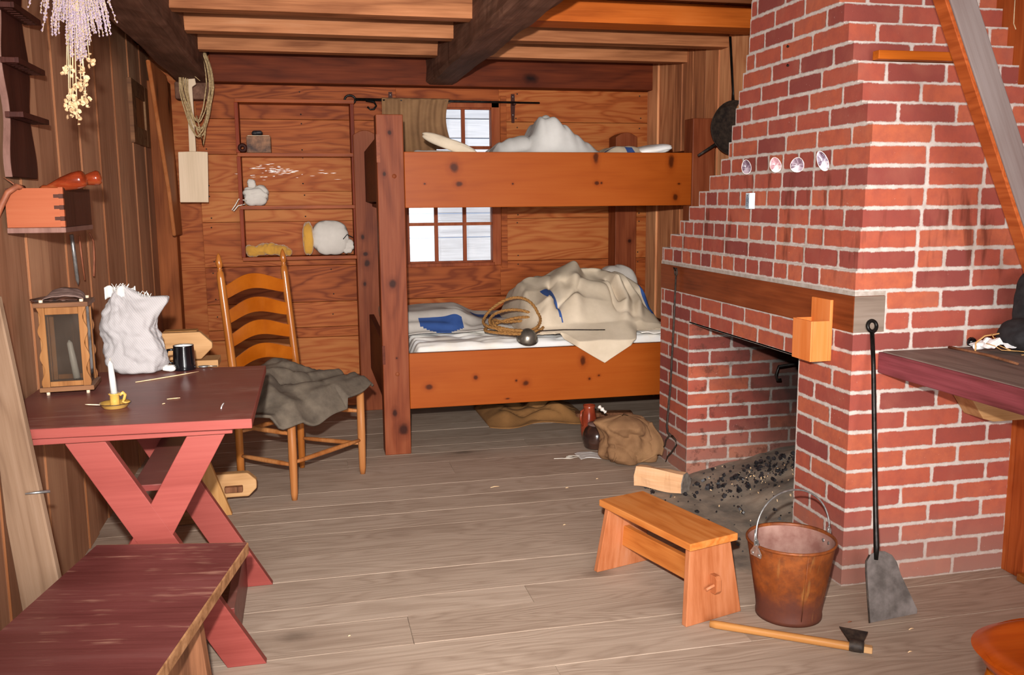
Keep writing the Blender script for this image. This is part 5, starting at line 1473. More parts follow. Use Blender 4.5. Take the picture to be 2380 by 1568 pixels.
qa = V((math.cos(R(200)), math.sin(R(200)), 0)) * .139; qb = V((math.cos(R(12)), math.sin(R(12)), 0)) * .139
pts = []
for i in range(33):
    t = i / 32; a = PI * t
    c = qa.lerp(qb, (1 - math.cos(a)) / 2)
    pts.append(V((c.x, c.y + .03 * math.sin(a), Hh + .012 + .135 * math.sin(a) ** .85)))
wire = MB().tube(pts, .003, 8)
for p, dq in ((pts[0], 1), (pts[-1], -1)):
    cc_ = p + V((0, 0, -.006))
    wire.tube([cc_ + V((math.cos(x) * .004, .0, math.sin(x) * .008)) for x in [i * 2 * PI / 12 for i in range(12)]], .0026, 6, closed=True)
wire.tube([pts[2] + V((-.004, -.004, 0)), pts[1] + V((-.005, -.004, -.004)), pts[0] + V((-.005, -.003, -.012))], .0028, 6)
wire.build('wire_handle', M['zinc'], bu)

# ================================================================ AXE
a0, a1 = PZ(1650, 1447, .016), PZ(2028, 1505, .020)
d = (a1 - a0); L_ = d.length; ang = math.atan2(d.y, d.x)
axe = thing('hatchet', 'hatchet with a long pale wooden handle lying on the floor in front of the bucket', 'axe', (a0.x, a0.y, 0), (0, 0, ang))
MB().tube([(0, 0, .0135), (.02, 0, .0135), (.15, .002, .0125), (.27, 0, .0135), (L_ - .05, 0, .0135), (L_ - .028, 0, .0135)], [.0105, .0125, .0115, .012, .0125, .0125], 14).build('handle', wood('ash_handle', srgb('94602c'), srgb('bc884c'), srgb('d4a468'), 'X', .4, 3, bump=.1), axe)
fixn(MB().box(L_ - .024, L_, -.010, .010, .004, .024).build('handle_end', M['paleboard'], axe, bevel=.003))
hx = L_ - .043
n = MB().lathe([(.0165, -.020), (.0178, -.01), (.0178, .012), (.016, .020), (.0125, .020), (.0125, -.02), (.0165, -.02)], frame((hx, 0, .0178), (0, 1, 0), z=(1, 0, 0)), 20)
n.build('axe_eye', M['irondk'], axe)
bl = [(-.014, .010), (.014, .010), (.016, .028), (.030, .072), (-.052, .078), (-.022, .032)]
mb = MB().prism([(hx + x, y) for x, y in bl], .012, .022)
for i, q in enumerate(mb.v):
    if q.y > .06: mb.v[i] = V((q.x, q.y, .017 + (q.z - .017) * .2 + .016))
fixn(mb.build('axe_blade', M['irondk'], axe, bevel=.001))

# ================================================================ FIRE SHOVEL
q0, q1 = PZ(2020, 1447, .001), PZ(2130, 1425, .001)
qt = PY(2024, 775, 2.588)
nrm = (q1 - q0).cross(qt - q0).normalized()
def onp(x, y):
    dd = ray(x, y); t = (q0 - CO).dot(nrm) / dd.dot(nrm); return CO + dd * t
shv = thing('fire_shovel', 'black iron fire shovel with a ring handle and grey blade leaning on the chimney', 'shovel', tuple(q0.lerp(q1, .3)))
up_ = (qt - q0.lerp(q1, .5)).normalized()
Fm = frame(q0, tuple((q1 - q0)), tuple(up_))
def loc2(x, y): p = Fm.inverted() @ onp(x, y); return (p.x, p.y)
ol = [loc2(*p) for p in ((2020, 1447), (2130, 1425), (2131, 1416), (2112, 1375), (2093, 1335), (2083, 1305), (2072, 1289), (2055, 1280), (2036, 1280), (2020, 1289), (2012, 1304), (2012, 1330), (2016, 1390))]
def shb(mb, name, m, **k): return MBinv(mb, shv).build(name, m, shv, **k)
fixn(shb(MB().prism(ol, 0, .003, Fm), 'blade', M['steel'], bevel=.001))
e0 = ol[11]; e1 = ol[0]
pts3 = [Fm @ V((p[0], p[1], .0015)) for p in (ol[0], ol[12], ol[11], ol[10], ol[9])]
shb(MB().tube(pts3, .003, 6), 'blade_lip', M['irondk'])
hb0 = onp(2034, 1300); hb1 = onp(2032, 1200); hb2 = onp(2029, 1000); hb3 = onp(2024, 773)
off_ = nrm * (.006 if nrm.y < 0 else -.006)
shb(MB().tube([hb0 + off_ * .5, onp(2034, 1270) + off_, hb1 + off_, hb2 + off_, onp(2027, 850) + off_, hb3 + off_], [.007, .009, .0078, .0074, .007, .007], 10), 'handle_rod', M['iron'])
rc = onp(2024, 758) + off_
rx = (q1 - q0).normalized()
shb(MB().tube([rc + (rx * math.cos(a) + up_ * math.sin(a)) * .0175 for a in [i * 2 * PI / 20 for i in range(20)]], .0062, 8, closed=True), 'ring', M['iron'])

# ================================================================ TOASTING FORK
xk = 1.706
def fk(x, y, o=0): return PX(x, y, xk - o)
tfk = thing('toasting_fork', 'slim iron two pronged fork hanging from the far end of the lintel', 'fork', tuple(fk(1571, 635)))
def fkb(mb, name, m, **k): return MBinv(mb, tfk).build(name, m, tfk, **k)
fkb(MB().tube([fk(1571, 640), fk(1566, 750), fk(1558, 900), fk(1550, 990), fk(1552, 1005), fk(1560, 1013)], [.0045, .0055, .0055, .006, .006, .007], 8), 'shaft', M['irondk'])
fkb(MB().tube([fk(1557, 1010), fk(1548, 1022), fk(1545, 1035), fk(1530, 1055)], [.005, .004, .0035, .0015], 8), 'prong', M['irondk'])
fkb(MB().tube([fk(1562, 1013), fk(1570, 1022), fk(1572, 1034), fk(1560, 1052), fk(1552, 1060), fk(1547, 1073)], [.006, .005, .0045, .0045, .004, .002], 8), 'prong', M['irondk'])
fkb(MB().tube([fk(1571, 632) + V((0, math.cos(a) * .012, math.sin(a) * .018)) for a in [i * 2 * PI / 14 for i in range(14)]], .004, 6, closed=True), 'hanging_loop', M['irondk'])
fkb(MB().tube([fk(1566, 622), fk(1569, 628), fk(1572, 627)], .004, 6), 'hook_nail', M['iron'])

# ================================================================ WALL BOX ON THE LINTEL
wxx = 1.7185
y1_, y0_ = PX(1902, 690, wxx).y, PX(1936, 694, wxx).y
zt1 = PX(1902, 690, wxx).z; zb1 = PX(1936, 838, wxx).z + .0
wbx = thing('match_holder', 'small orange wooden wall box with a tall back hung on the lintel beam', 'box', (wxx, y0_, zb1))
yA, yB = PX(1936, 745, wxx).y, PX(1902, 745, wxx).y
zM = PX(1936, 745, wxx).z
xo = PY(1854, 745, yB).x if False else wxx - .115
def wbb(mb, name, m, **k): return fixn(MBinv(mb, wbx).build(name, m, wbx, **k))
W0 = yA; W1 = yA + .118
zb1 = PX(1936, 840, wxx).z; zm = zM
wbb(MB().box(wxx - .012, wxx - .0005, W0, W1, zb1, zt1), 'back_panel', M['wallbox'], bevel=.002)
wbb(MB().box(wxx - .072, wxx - .0125, W0, W0 + .008, zb1, zm), 'side_panel', M['wallbox'], bevel=.0015)
wbb(MB().box(wxx - .072, wxx - .0125, W1 - .008, W1, zb1, zm), 'side_panel', M['wallbox'], bevel=.0015)
wbb(MB().box(wxx - .080, wxx - .0725, W0, W1, zb1, zm), 'front_panel', M['wallbox'], bevel=.0015)
wbb(MB().box(wxx - .072, wxx - .0125, W0 + .0085, W1 - .0085, zb1 + .004, zb1 + .012), 'bottom_panel', M['wallbox'])

# ================================================================ SHELLS, MATCHBOX, CHIMNEY NAILS
def shell_mat(name, a, b, c):
    N = NT(name); co = N.coord()
    N.col(N.ramp(N.noise(co, 42, 3, .5, .8), [(.36, a), (.5, b), (.62, c)])); N.rough(.25); return N.m
for (px_, py_), (w, h), rot_, mat_, lab in (
    ((1743, 388), (.0115, .0195), 8, ('4c3640', '6e5a68', '96868e'), 'dark purple mussel half shell set on the chimney, the leftmost of four'),
    ((1811, 383), (.0125, .0195), 16, ('a07078', 'b88c92', 'f0e2da'), 'rosy pink half shell set on the chimney, second from the left'),
    ((1862, 383), (.0145, .0180), -6, ('5c4450', '8c7884', 'd8ccd2'), 'roundish grey and purple half shell on the chimney, third from the left'),
    ((1921, 374), (.0105, .0245), 22, ('5a4450', '94889a', 'dcd2cc'), 'longest half shell, tilted to the right, nearest the chimney corner')):
    kz = PX(px_, py_, 1.75); fxk = fx(int(kz.z / CH)) if kz.z / CH >= 15 else 1.722
    p = PX(px_, py_, fxk)
    sc_ = p.y / F_PX
    sh2 = thing('sea_shell', lab, 'shell', tuple(p - V((.014, 0, 0))), (R(-rot_) * 1, 0, 0), group='shells on the chimney face')
    Ws, Hs = w * 1.62, h * 1.45
    def shf(u, v, depth=1.):
        a = u * 2 * PI; r = v
        e = 1 - .12 * math.sin(a)
        return V((-.006 * (r ** 2) - .001, math.cos(a) * Ws * r * e, math.sin(a) * Hs * r))
    MB().grid(shf, 30, 8).build('inner_face', shell_mat('shell_' + mat_[0], *[srgb(q) for q in mat_]), sh2, solid=.0012)
    MB().tube([V((-.0075, math.cos(a) * Ws * (1 - .12 * math.sin(a)), math.sin(a) * Hs)) for a in [i * 2 * PI / 28 for i in range(28)]], .0008, 5, closed=True).build('pale_rim', M['mugwhite'], sh2)
    sh2.rotation_euler = Euler((R(-rot_), 0, 0)); sh2.rotation_mode = 'XYZ'; sh2.matrix_world = Matrix.Translation(sh2.location) @ Matrix.Rotation(R(52), 4, 'Z') @ Matrix.Rotation(R(-rot_), 4, 'X')
# matchbox
kk = 19; fxk = fx(19)
m0 = PX(1744, 484, fxk - .02)
mbx = thing('matchbox', 'small pale blue and white matchbox standing on a ledge of the chimney', 'matchbox', tuple(m0), (0, 0, R(0)))
kz = round(m0.z / CH) * CH
mz0 = -.002
fixn(MB().box(-.014, .010, -.017, .015, mz0, mz0 + .062).build('sleeve', plain('matchbox_card', srgb('c8d8e0'), srgb('dce6ea'), 10, .5), mbx, bevel=.001))
fixn(MB().box(-.0146, -.0140, -.0155, .0135, mz0 + .003, mz0 + .058).build('side_panel', plain('striker_blue', srgb('8c98a4'), srgb('a8b4bc'), 60, .6), mbx))
inkb = plain('ink_blue_black', srgb('2c3444'), srgb('3c4454'), 10, .6)
em = MB().tube([V((-.0150, -.001 + .0085 * math.cos(a), mz0 + .032 + .0125 * math.sin(a))) for a in [i * 2 * PI / 24 for i in range(24)]], .0009, 5, closed=True)
em.box(-.0152, -.0147, -.003, .0015, mz0 + .026, mz0 + .039).box(-.0152, -.0147, -.004, .002, mz0 + .0485, mz0 + .054).box(-.0152, -.0147, -.003, .001, mz0 + .010, mz0 + .0175)
em.build('printed_emblem', inkb, mbx)
mb = MB()
for i in range(5): mb.box(-.008 + i * .0032, -.0074 + i * .0032, -.0174, -.0169, mz0 + .014 + (i % 2) * .004, mz0 + .044 - (i % 3) * .004)
fixn(mb.build('printed_lines', plain('print_grey', srgb('9cacb8'), srgb('9cacb8'), 10, .6), mbx))
for x, y, lab in ((1833, 108, 'upper'), (1833, 152, 'lower')):
    kz = PX(x, y, 1.75); p = PX(x, y, fx(int(kz.z / CH)) )
    o = MB().tube([(0, 0, 0), (-.006, 0, .001)], [.004, .005], 8).build('iron_nail', M['iron'], loc=p); tag(o, '%s of two dark iron nail heads high on the chimney front' % lab, 'nail')

# ================================================================ FRYING PAN
YPN = 4.50
pc = PY(1702, 298, YPN); pan = thing('frying_pan', 'black long handled frying pan hanging in front of the right bunk post', 'pan', tuple(pc))
rv = (PY(1702, 235, YPN) - PY(1702, 361, YPN)).length / 2
Mp = frame((0, 0, 0), (1, 0, 0), z=(0, 1, 0)) @ Matrix.Rotation(R(-8), 4, 'Y')
MB().lathe([(.0001, .018), (rv * .80, .018), (rv * .84, .016), (rv, -.022), (rv + .003, -.022), (rv * .86, .022), (.0001, .024)], Mp, 48).build('pan_bowl', M['irondk'], pan)
ht = PY(1697, 85, YPN)
MB().tube([V((.0, .0, rv - .006)), V((-.002, 0, rv + .05)), V((ht.x - pc.x, 0, ht.z - pc.z))], [.014, .010, .0105], 10, squash=.5).build('long_handle', M['iron'], pan)
t0, t1 = PY(1662, 335, YPN), PY(1617, 362, YPN)
MB().tube([t0 - pc + V((0, -.01, 0)), t1 - pc + V((0, -.03, 0))], [.009, .006], 8).build('pan_leg', M['irondk'], pan)

# ================================================================ DESK FLAP ON THE RIGHT
dz1 = .803
dk = thing('wall_desk', 'thick worn wooden desk flap with dark red edge against the brick at right', 'desk', (1.84, 2.59, .75))
def dkb(mb, name, m, **k): return fixn(MBinv(mb, dk).build(name, m, dk, **k))
ytop = 2.597
xl = PY(2050, 815, ytop).x
dkb(MB().prism([(xl, ytop), (XN - .004, ytop), (XN - .004, 1.55), (xl - .01, 1.55)], dz1 - .070, dz1), 'desk_top', M['desktop'], bevel=.004)
dkb(MB().box(xl - .0135, xl - .0005, 1.55, ytop, dz1 - .071, dz1 - .002), 'red_edge', M['deskedge'], bevel=.003)
c0 = PY(2222, 922, 2.50); c1 = PY(2310, 980, 2.50)
dkb(XZ([(c0.x, dz1 - .072), (XN - .006, dz1 - .072), (XN - .006, c1.z), (c1.x, c1.z), (c1.x - .04, c1.z + .012)], 2.50, 2.595), 'bracket', M['paleboard'], bevel=.003)
def dkp(x, y, z=0.0): return PZ(x, y, dz1 + z)
pa = dkp(2206, 812); pb = dkp(2300, 832); pcx = dkp(2362, 850)
o = MB().tube([V((0, 0, .007)), (pb - pa) * .5 + V((0, .004, .008)), pb - pa + V((0, .002, .007)), pcx - pa + V((0, -.004, .006))], [.0065, .006, .0065, .005], 8, squash=.7).build('dark_stick', M['benchleg'], loc=(pa.x, pa.y, dz1 + .001)); tag(o, 'slightly curved dark wooden stick lying across the desk flap', 'stick')
p = dkp(2318, 818); pr = thing('crumpled_paper', 'crumpled white paper with tan laces lying on the desk flap', 'paper', (p.x, p.y, dz1 + .001))
def papf(u, v):
    return V(((u - .5) * .115, (v - .5) * .075 - (u - .5) * .05, .018 + .016 * math.sin(PI * v) * math.sin(PI * (u * .9 + .05)) + .014 * noise.noise(V((u * 6, v * 5, 8))) + (.010 if int(u * 4) % 2 else 0)))
MB().grid(papf, 14, 8, smooth=False).build('sheet', M['paper'], pr, solid=.001)
MB().lathe([(.010, -.02), (.012, .0), (.011, .02)], frame((-.045, .025, .018), (0, 1, 0), z=(.9, -.3, .1)), 14).build('rolled_end', M['paper'], pr, solid=.001)
ll = thing('rawhide_laces', 'tangle of tan rawhide laces looping over the white paper on the desk flap', 'laces', (p.x, p.y, dz1 + .001))
def lw_(pts, r=.0028): return MB().tube([V(q) for q in pts], r, 6, squash=.5).build('lace', M['lavstem'], ll)
M['tanlace'] = plain('rawhide', srgb('b88a54'), srgb('d0a468'), 30, .6)
for ob_pts in ([(-.075, .01, .004), (-.066, .02, .03), (-.03, .025, .05), (.0, .02, .054), (.025, .01, .06), (.04, .0, .055)], [(-.01, .02, .056), (-.008, .005, .04), (-.012, -.01, .026), (.0, -.03, .018), (.01, -.045, .012)],
               [(.03, .01, .058), (.022, -.005, .045), (.04, -.03, .03), (.05, -.05, .014)], [(-.045, .0, .03), (-.03, -.02, .024), (-.015, -.035, .012), (.01, -.04, .01), (.03, -.055, .01), (.07, -.075, .006), (.10, -.08, .006)],
               [(.05, -.06, .008), (.03, -.09, .004), (.015, -.085, .003)]):
    o = lw_(ob_pts); o.data.materials[0] = M['tanlace']
bg = thing('black_bag', 'black canvas bundle at the right edge of the picture on the desk flap', 'bag', (p.x + .105, p.y + .0, dz1 + .001))
o = MB()
o.grid(pillowfn((.02, -.02, .055), .12, .09, .055, seed=51, wr=.012, pinch=.7), 40, 22)
o.grid(pillowfn((.05, .03, .15), .075, .04, .11, rot=.1, seed=52, wr=.012, pinch=.6), 40, 22)
j = o.build('bundle', M['blackcloth'], bg); rm = j.modifiers.new('r', 'REMESH'); rm.mode = 'VOXEL'; rm.voxel_size = .006; rm.use_smooth_shade = True
o = MB().lathe([(.0001, -.012), (.014, -.010), (.018, 0), (.015, .012), (.006, .018), (.0001, .018)], None, 20).build('black_knob', M['mugblack'], loc=dkp(2262, 806) + V((0, .012, .014))); tag(o, 'small shiny black round knob behind the white paper', 'pot')  # small black knob, use unknown

# ================================================================ DIAGONAL BRACE, BATTEN, HANGING STRING (right)
Yb_ = 2.30
w0, w1 = PY(2195, 0, Yb_), PY(2380, 560, Yb_)
w2_ = PY(2257, 0, Yb_)
dd = (w1 - w0).normalized(); a_ = w0 - dd * .35; L2 = 1.5
nx = V((-dd.z, 0, dd.x)); nx = nx if nx.x > 0 else -nx
wid = abs((w2_ - w0).dot(nx))
Mbr = frame(a_, tuple(dd), tuple(nx))
o = MB().box(0, L2, 0, wid, -.022, .022).build('trim_12', wood('brace_grey_plank', srgb('84685a'), srgb('a08878'), srgb('b49c8c'), 'X', .7, 5, bump=.3), bevel=.003); o.matrix_world = Mbr; struct(o)
o2 = MB().box(0, L2, -.012, -.0005, -.03, .018).build('brace_edge', M['rightnear'], o, bevel=.002); struct(o2)
b0_, b1_ = PY(2070, 119, 2.60), PY(2232, 118, 2.60)
o = MB().prism([(0, -.012), (.02, .0), (b1_.x - b0_.x + .06, 0), (b1_.x - b0_.x + .06, -.045), (.0, -.045)], -.014, .014)
o = fixn(o.build('wooden_batten', wood('batten', srgb('94440e'), srgb('b8601c'), srgb('c47838'), 'X', .5, 5, bump=.1), loc=(b0_.x, 2.705, b0_.z - .0), bevel=.002)); tag(o, 'short orange wooden batten sticking out from behind the grey brace at upper right', 'batten')
ps = [PX(2359, 0, XN - .02), PX(2357, 35, XN - .02), PX(2356, 55, XN - .02), PX(2361, 68, XN - .02)]
o = MB().tube([q - ps[0] for q in ps], .0018, 5).build('string', M['lavstem'], loc=ps[0]); tag(o, 'short tan string hanging on the board at the top right corner', 'string')

# ================================================================ ORANGE CHAIR SEAT, bottom right
oc = PZ(2380, 1568, .44)
och = thing('windsor_chair', 'rounded glossy orange wooden chair seat cut off at the bottom right corner', 'chair', (0, 0, 0))
sz = .44
e_ = [PZ(x, y, sz) for x, y in ((2245, 1490), (2290, 1472), (2340, 1468), (2380, 1470), (2262, 1530), (2295, 1580))]
cx_, cy_ = e_[0].x + .19, e_[0].y - .09
och.location = (cx_, cy_, 0)
def ocs(u, v):
    a = u * 2 * PI; r = v
    X = .19 * (abs(math.cos(a)) ** .8) * math.copysign(1, math.cos(a)); Yy = .17 * (abs(math.sin(a)) ** .8) * math.copysign(1, math.sin(a))
    return V((X, Yy, 0)) * r + V((0, 0, sz - .010 + .010 * r * r - .014 * max(0, r - .86) / .14))
M['orangeseat'] = wood('orange_stained_pine', srgb('b84810'), srgb('d8621c'), srgb('e47c34'), 'X', .3, 3, bump=.04, coat=.3)
MB().grid(ocs, 60, 16).build('seat_top', M['orangeseat'], och)
MB().lathe([(.97, sz - .009), (1.0, sz - .018), (.97, sz - .032), (.85, sz - .038), (.0001, sz - .038)], None, 60, sx=.19, sy=.17).build('seat_edge', M['orangeseat'], och)
for sx_, sy_ in ((-1, 1), (1, 1), (-1, -1), (1, -1)):
    MB().tube([(sx_ * .11, sy_ * .09, sz - .036), (sx_ * .13, sy_ * .11, .25), (sx_ * .15, sy_ * .13, .001)], [.014, .018, .012], 12).build('leg', M['slat'], och)

# ================================================================ UNDER THE BUNK
M['burlapf'] = M['burlap']
def lump(u, v):
    x = 1.0 + u * .62; y = 5.02 + v * .5
    z = .005 + .10 * sm(0, .3, v) * math.sin(PI * u) ** .5 * (.7 + .3 * math.sin(u * 11)) + (.035 * noise.noise(V((x * 9, y * 9, 1))) - .03 * crease(x * 5, y * 7, 1.)) * math.sin(PI * u) * sm(0, .2, v)
    yy = y - .05 * math.sin(u * 9)
    return V((x, yy, max(.004, z)))
tag(sheetobj('burlap_sacks', lump, 70, 40, M['burlapdk'], origin=(1.3, 5.2, .0), solid=.004), 'rumpled brown burlap heap on the floor in the shadow under the lower bunk', 'sack')
pz_ = PZ(1352, 972, .0); o = MB().tube([(0, 0, .01), (.015, -.012, .006), (.035, -.01, .008), (.05, .01, .02)], [.006, .008, .008, .004], 8, squash=.4).build('wood_curl', M['chipwood'], loc=(pz_.x - .03, pz_.y, .003)); tag(o, 'curled pale wood shaving on the floor under the bunk beside the jug', 'shaving')
jg = PZ(1398, 1048, 0); jx, jy = jg.x, jg.y + .075
jug = thing('stoneware_jug', 'squat dark glazed stoneware jug standing on a white cloth under the bunk', 'jug', (jx, jy, .004))
MB().lathe([(.0001, 0), (.066, 0), (.070, .006), (.070, .016), (.074, .02), (.078, .045), (.076, .075), (.064, .10), (.046, .118), (.040, .124)], None, 44).build('body', M['jugdark'], jug)
MB().lathe([(.046, .119), (.050, .121), (.050, .127), (.046, .130), (.0001, .134)], None, 36).build('lid', M['darkleather'], jug)
cp_ = PY(1388, 972, jy + .03)
cup = thing('red_jug', 'small red brown glazed pitcher standing behind the dark jug under the bunk', 'pitcher', (cp_.x - .015, jy + .125, .004))
MB().lathe([(.0001, 0), (.035, 0), (.045, .05), (.046, .10), (.036, .15), (.030, .185), (.034, .20), (.031, .20), (.027, .185)], None, 30).build('body', M['jugred'], cup)
MB().tube([(-.03, -.01, .18), (-.05, -.02, .17), (-.055, -.025, .13), (-.042, -.02, .09)], .006, 8).build('handle', M['jugred'], cup)
a_, b_ = PY(1392, 944, jy + .03), PY(1410, 960, jy - .01)
sp = MB(); dv = (b_ - a_)
prof = [(.0001, 0), (.010, .001), (.011, .006), (.007, .012), (.007, .018), (.012, .022), (.012, .028), (.007, .033), (.007, .045), (.011, .05), (.0001, .055)]
sp.lathe(prof, frame((0, 0, 0), tuple(dv.orthogonal()), z=tuple(dv)), 18)
o = sp.build('porcelain_knob', M['porcelain'], loc=(cp_.x + .005, jy + .10, cp_.z - .0)); o.location = a_; tag(o, 'white turned porcelain spool lying on the jugs under the bunk', 'spool')
cpz = PZ(1400, 1062, 0)
def ncl(u, v):
    x = (u - .5) * .22; y = (v - .5) * .12 + .02 * math.sin(u * 8)
    return V((x, y, .002 + .004 * max(0, noise.noise(V((u * 6, v * 6, 2))))))
wcl = thing('white_cloth', 'white cloth with loose strings lying on the floor under the dark jug', 'cloth', (cpz.x - .01, cpz.y + .04, .0))
MB().grid(ncl, 30, 18).build('cloth_sheet', M['white'], wcl, solid=.0015)
for i, pts in enumerate(([(-.10, 0, .004), (-.15, .015, .004), (-.17, .0, .004), (-.13, -.01, .004), (-.18, -.02, .004)], [(-.10, -.01, .004), (-.16, -.035, .004), (-.20, -.02, .004), (-.24, -.015, .004)], [(.0, -.06, .004), (-.01, -.075, .004), (.01, -.085, .004)])):
    MB().tube([V(q) for q in pts], .0018, 5).build('string', M['cordwhite'], wcl)
# burlap sack standing against the chimney pier
bs = PZ(1480, 1085, 0)
def bsk(u, v):
    th = u * 2 * PI
    prof = [(0, .03), (.03, .13), (.15, .145), (.4, .135), (.6, .125), (.8, .12), (.93, .085), (1., .02)]
    for (a, p), (b, q) in zip(prof, prof[1:]):
        if a <= v <= b: r = p + (q - p) * (v - a) / (b - a)
    x = r * math.cos(th) * (1.1 - .15 * v); y = r * math.sin(th) * .85; z = v * .235
    x += -.035 * v * 1.0 + .05 * (1 - v) * 0
    e = math.exp(-((math.cos(th) + 1) / .3) ** 2 - ((v - .78) / .14) ** 2); x -= .045 * e; z += .02 * e
    n = noise.noise(V((math.cos(th) * 2, math.sin(th) * 2, v * 3))) * .03 + noise.noise(V((math.cos(th) * 5, math.sin(th) * 5, v * 7 + 3))) * .012
    n -= .020 * crease(math.cos(th) * 1.1 + v * 1.9, v * 1.5 + math.sin(th) * .9, 2., 5)
    x += math.cos(th) * n; y += math.sin(th) * n
    if z < .02: z = max(.003, z)
    return V((x, y, z))
bo = MB().grid(bsk, 70, 46).build('burlap_sack', M['burlap'], loc=(bs.x + .015, bs.y + .13, 0)); tag(bo, 'slumped brown burlap sack leaning on the jug beside the chimney pier', 'sack')
def bsk2(u, v):
    x = (u - .5) * .26; y = -.11 + v * .09
    return V((x + .02 * math.sin(v * 5), y + .012 * math.sin(u * 14), .19 - .16 * (1 - v) ** 1.2 + .02 * math.sin(u * 9) * (1 - v)))
MB().grid(bsk2, 40, 16).build('sack_flap', M['burlap'], bo, solid=.004)
for i, (x, y, l, rz_) in enumerate(((1.68, 4.9, .30, .1), (1.70, 5.05, .34, -.2))):
    o = fixn(MB().box(-l / 2, l / 2, -.04, .04, 0, .05).build('firewood_stick', M['benchleg'], loc=(x, y, .001 + i * .0), rot=(0, 0, rz_), bevel=.008)); tag(o, ['dark rough stick of firewood under the bunk behind the burlap sack', 'dark firewood stick at the back, farthest under the bunk'][i], 'firewood')

# split log
q = PZ(1477, 1132, 0); q2 = PZ(1586, 1152, 0); dl = (q2 - q); an = math.atan2(dl.y, dl.x); LL = dl.length
lg = thing('split_log', 'pale split firewood log with its grey cut end by the hearth', 'firewood', (q.x - .012, q.y - .012, .001), (0, 0, an))
ht_ = .098
n_ = 14; secs = []
for i in range(n_ + 1):
    t = i / n_; x = LL * t
    wv_ = .004 * noise.noise(V((t * 4, 1, 0))); 
    pts = [(-.0 + wv_, .012 + .004 * math.sin(t * 7)), (.085, .004), (.105, .05), (.06, ht_ * .98 + wv_), (.02, ht_ + .004 * math.sin(t * 5)), (-.003 + wv_ * 2, ht_ * .55 + .006 * math.sin(t * 8 + 1))]
    secs.append([V((x, a, max(0.0, b))) for a, b in pts])
vs = [p for s in secs for p in s]; k = 6
fs = [(i * k + j, (i + 1) * k + j, (i + 1) * k + (j + 1) % k, i * k + (j + 1) % k) for i in range(n_) for j in range(k)] + [tuple(range(k))]
o = fixn(MB().add(vs, fs).build('split_faces', M['log'], lg))
o = fixn(MB().add(secs[-1] + [p + V((.004, 0, 0)) for p in secs[-1]], [tuple(range(k)), tuple(range(k, 2 * k))] + [(j, (j + 1) % k, k + (j + 1) % k, k + j) for j in range(k)]).build('cut_end', M['bark'], lg)); o['label'] = 'grey sawn end of the log'

# iron crane hook inside the firebox
ck = PX(1838, 893, 2.05); 
o = MB().tube([V((.45, 0, .10)), V((.2, 0, .06)), V((.0, 0, .04)), V((-.012, .0, .0)), V((-.004, 0, -.022)), V((.014, 0, -.022))], .007, 8).build('crane_hook', M['iron'], loc=(2.09, 3.72, .50)); tag(o, 'black iron pot hook inside the dark firebox', 'hook')

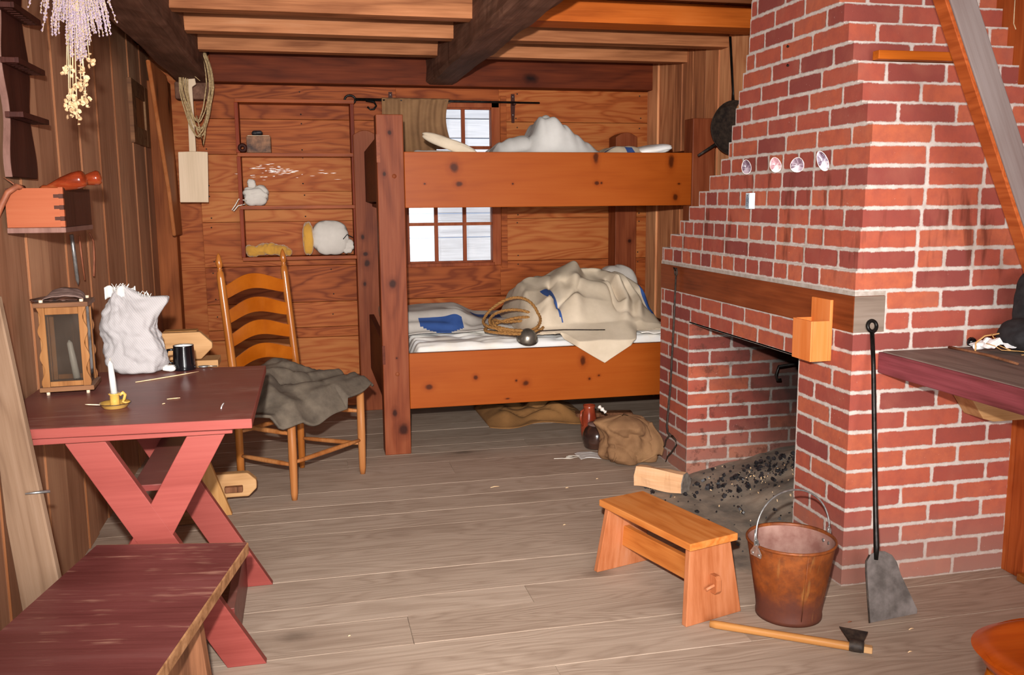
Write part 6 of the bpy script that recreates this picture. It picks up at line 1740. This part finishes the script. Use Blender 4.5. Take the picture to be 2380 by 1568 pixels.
# ================================================================ COALS, CRUMBS
rc_ = random.Random(4); mb = MB()
def ashz(x, y):
    h = max(0, (x - 1.72) / .8) * (.10 + .20 * max(0, 1 - abs((y - 2.93) / .96 - .45) / .75)) + .006
    return h * min(1, max(0, (x - 1.6) / .05)) if x > 1.6 else 0
for i in range(420):
    if i < 250:
        t = rc_.random(); x = 1.72 + .46 * t + rc_.gauss(0, .035); y = 3.62 - .02 * t + rc_.gauss(0, .085)
    else:
        x = rc_.uniform(1.45, 2.2); y = rc_.uniform(2.95, 3.85)
    if x > 2.5 or y > 3.87 or y < 2.95: continue
    s = rc_.uniform(.002, .0055) if rc_.random() < .7 else rc_.uniform(.006, .013)
    z = ashz(x, y) + s * .3 + .004
    Mx = Matrix.Translation((x, y, z)) @ Euler((rc_.uniform(0, 6), rc_.uniform(0, 6), rc_.uniform(0, 6))).to_matrix().to_4x4()
    mb.prism([(s * math.cos(a) * rc_.uniform(.7, 1.2), s * math.sin(a) * rc_.uniform(.7, 1.2)) for a in (0, 1.2, 2.5, 3.7, 5)], -s * .4, s * .4, Mx)
tag(mb.build('charcoal_bits', M['charcoal']), 'black charcoal bits and cinders scattered over the hearth ash', 'charcoal', kind='stuff')
mb = MB()
for i in range(46):
    x = 1.75 + rc_.gauss(.2, .16); y = 3.5 + rc_.gauss(.0, .17); s = rc_.uniform(.002, .006)
    if x < 1.5 or y > 3.86 or y < 3.0: continue
    Mx = Matrix.Translation((x, y, ashz(x, y) + .006)) @ Euler((rc_.uniform(0, 6), rc_.uniform(0, 6), rc_.uniform(0, 6))).to_matrix().to_4x4()
    mb.box(-s, s, -s * .5, s * .5, -s * .3, s * .3, Mx)
tag(mb.build('clinker_chips', M['chipwood']), 'pale unburnt wood chips scattered among the hearth cinders', 'wood chips', kind='stuff')
# grey ash dust spilled on the floor before the hearth
def spill(u, v):
    a = u * 2 * PI; r = v * (1 + .25 * noise.noise(V((math.cos(a) * 2, math.sin(a) * 2, 0))))
    return V((1.60 + .26 * r * math.cos(a), 3.25 + .52 * r * math.sin(a), .0035 * (1 - v) + .0012))
tag(MB().grid(spill, 60, 8).build('ash_spill', M['ash']), 'grey ash dust spilled on the floor boards in front of the hearth', 'ash', kind='stuff')
crumbs = [((1150, 1131), 'thin yellow straw on the floor in front of the bunk', .022), ((1318, 1133), 'short white splinter on the floor left of the log', .008), ((1975, 1437 + 8), 'reddish bark chip beside the shovel blade', .008), ((2118, 1461), 'curled tan wood chip on the floor right of the shovel', .010), ((2115, 1514), 'white splinter on the floor right of the hatchet', .008), ((1388, 1112), 'small pale chip near the log and stool', .006), ((1312, 1219), 'pale chip on the floor left of the stool', .006), ((812, 1477), 'pale fleck on the floor near the bench foot, left foreground', .004)]
for (x, y), lab, s in crumbs:
    p = PZ(x, y, .002)
    o = MB().tube([V((-s, 0, 0)), V((0, s * .15, .001)), V((s, 0, 0))], [.001, .002, .001], 5).build('wood_chip', M['leather'] if 'bark' in lab else M['chipwood'], loc=p, rot=(0, 0, .2)); tag(o, lab, 'wood chip', group='chips on the floor')
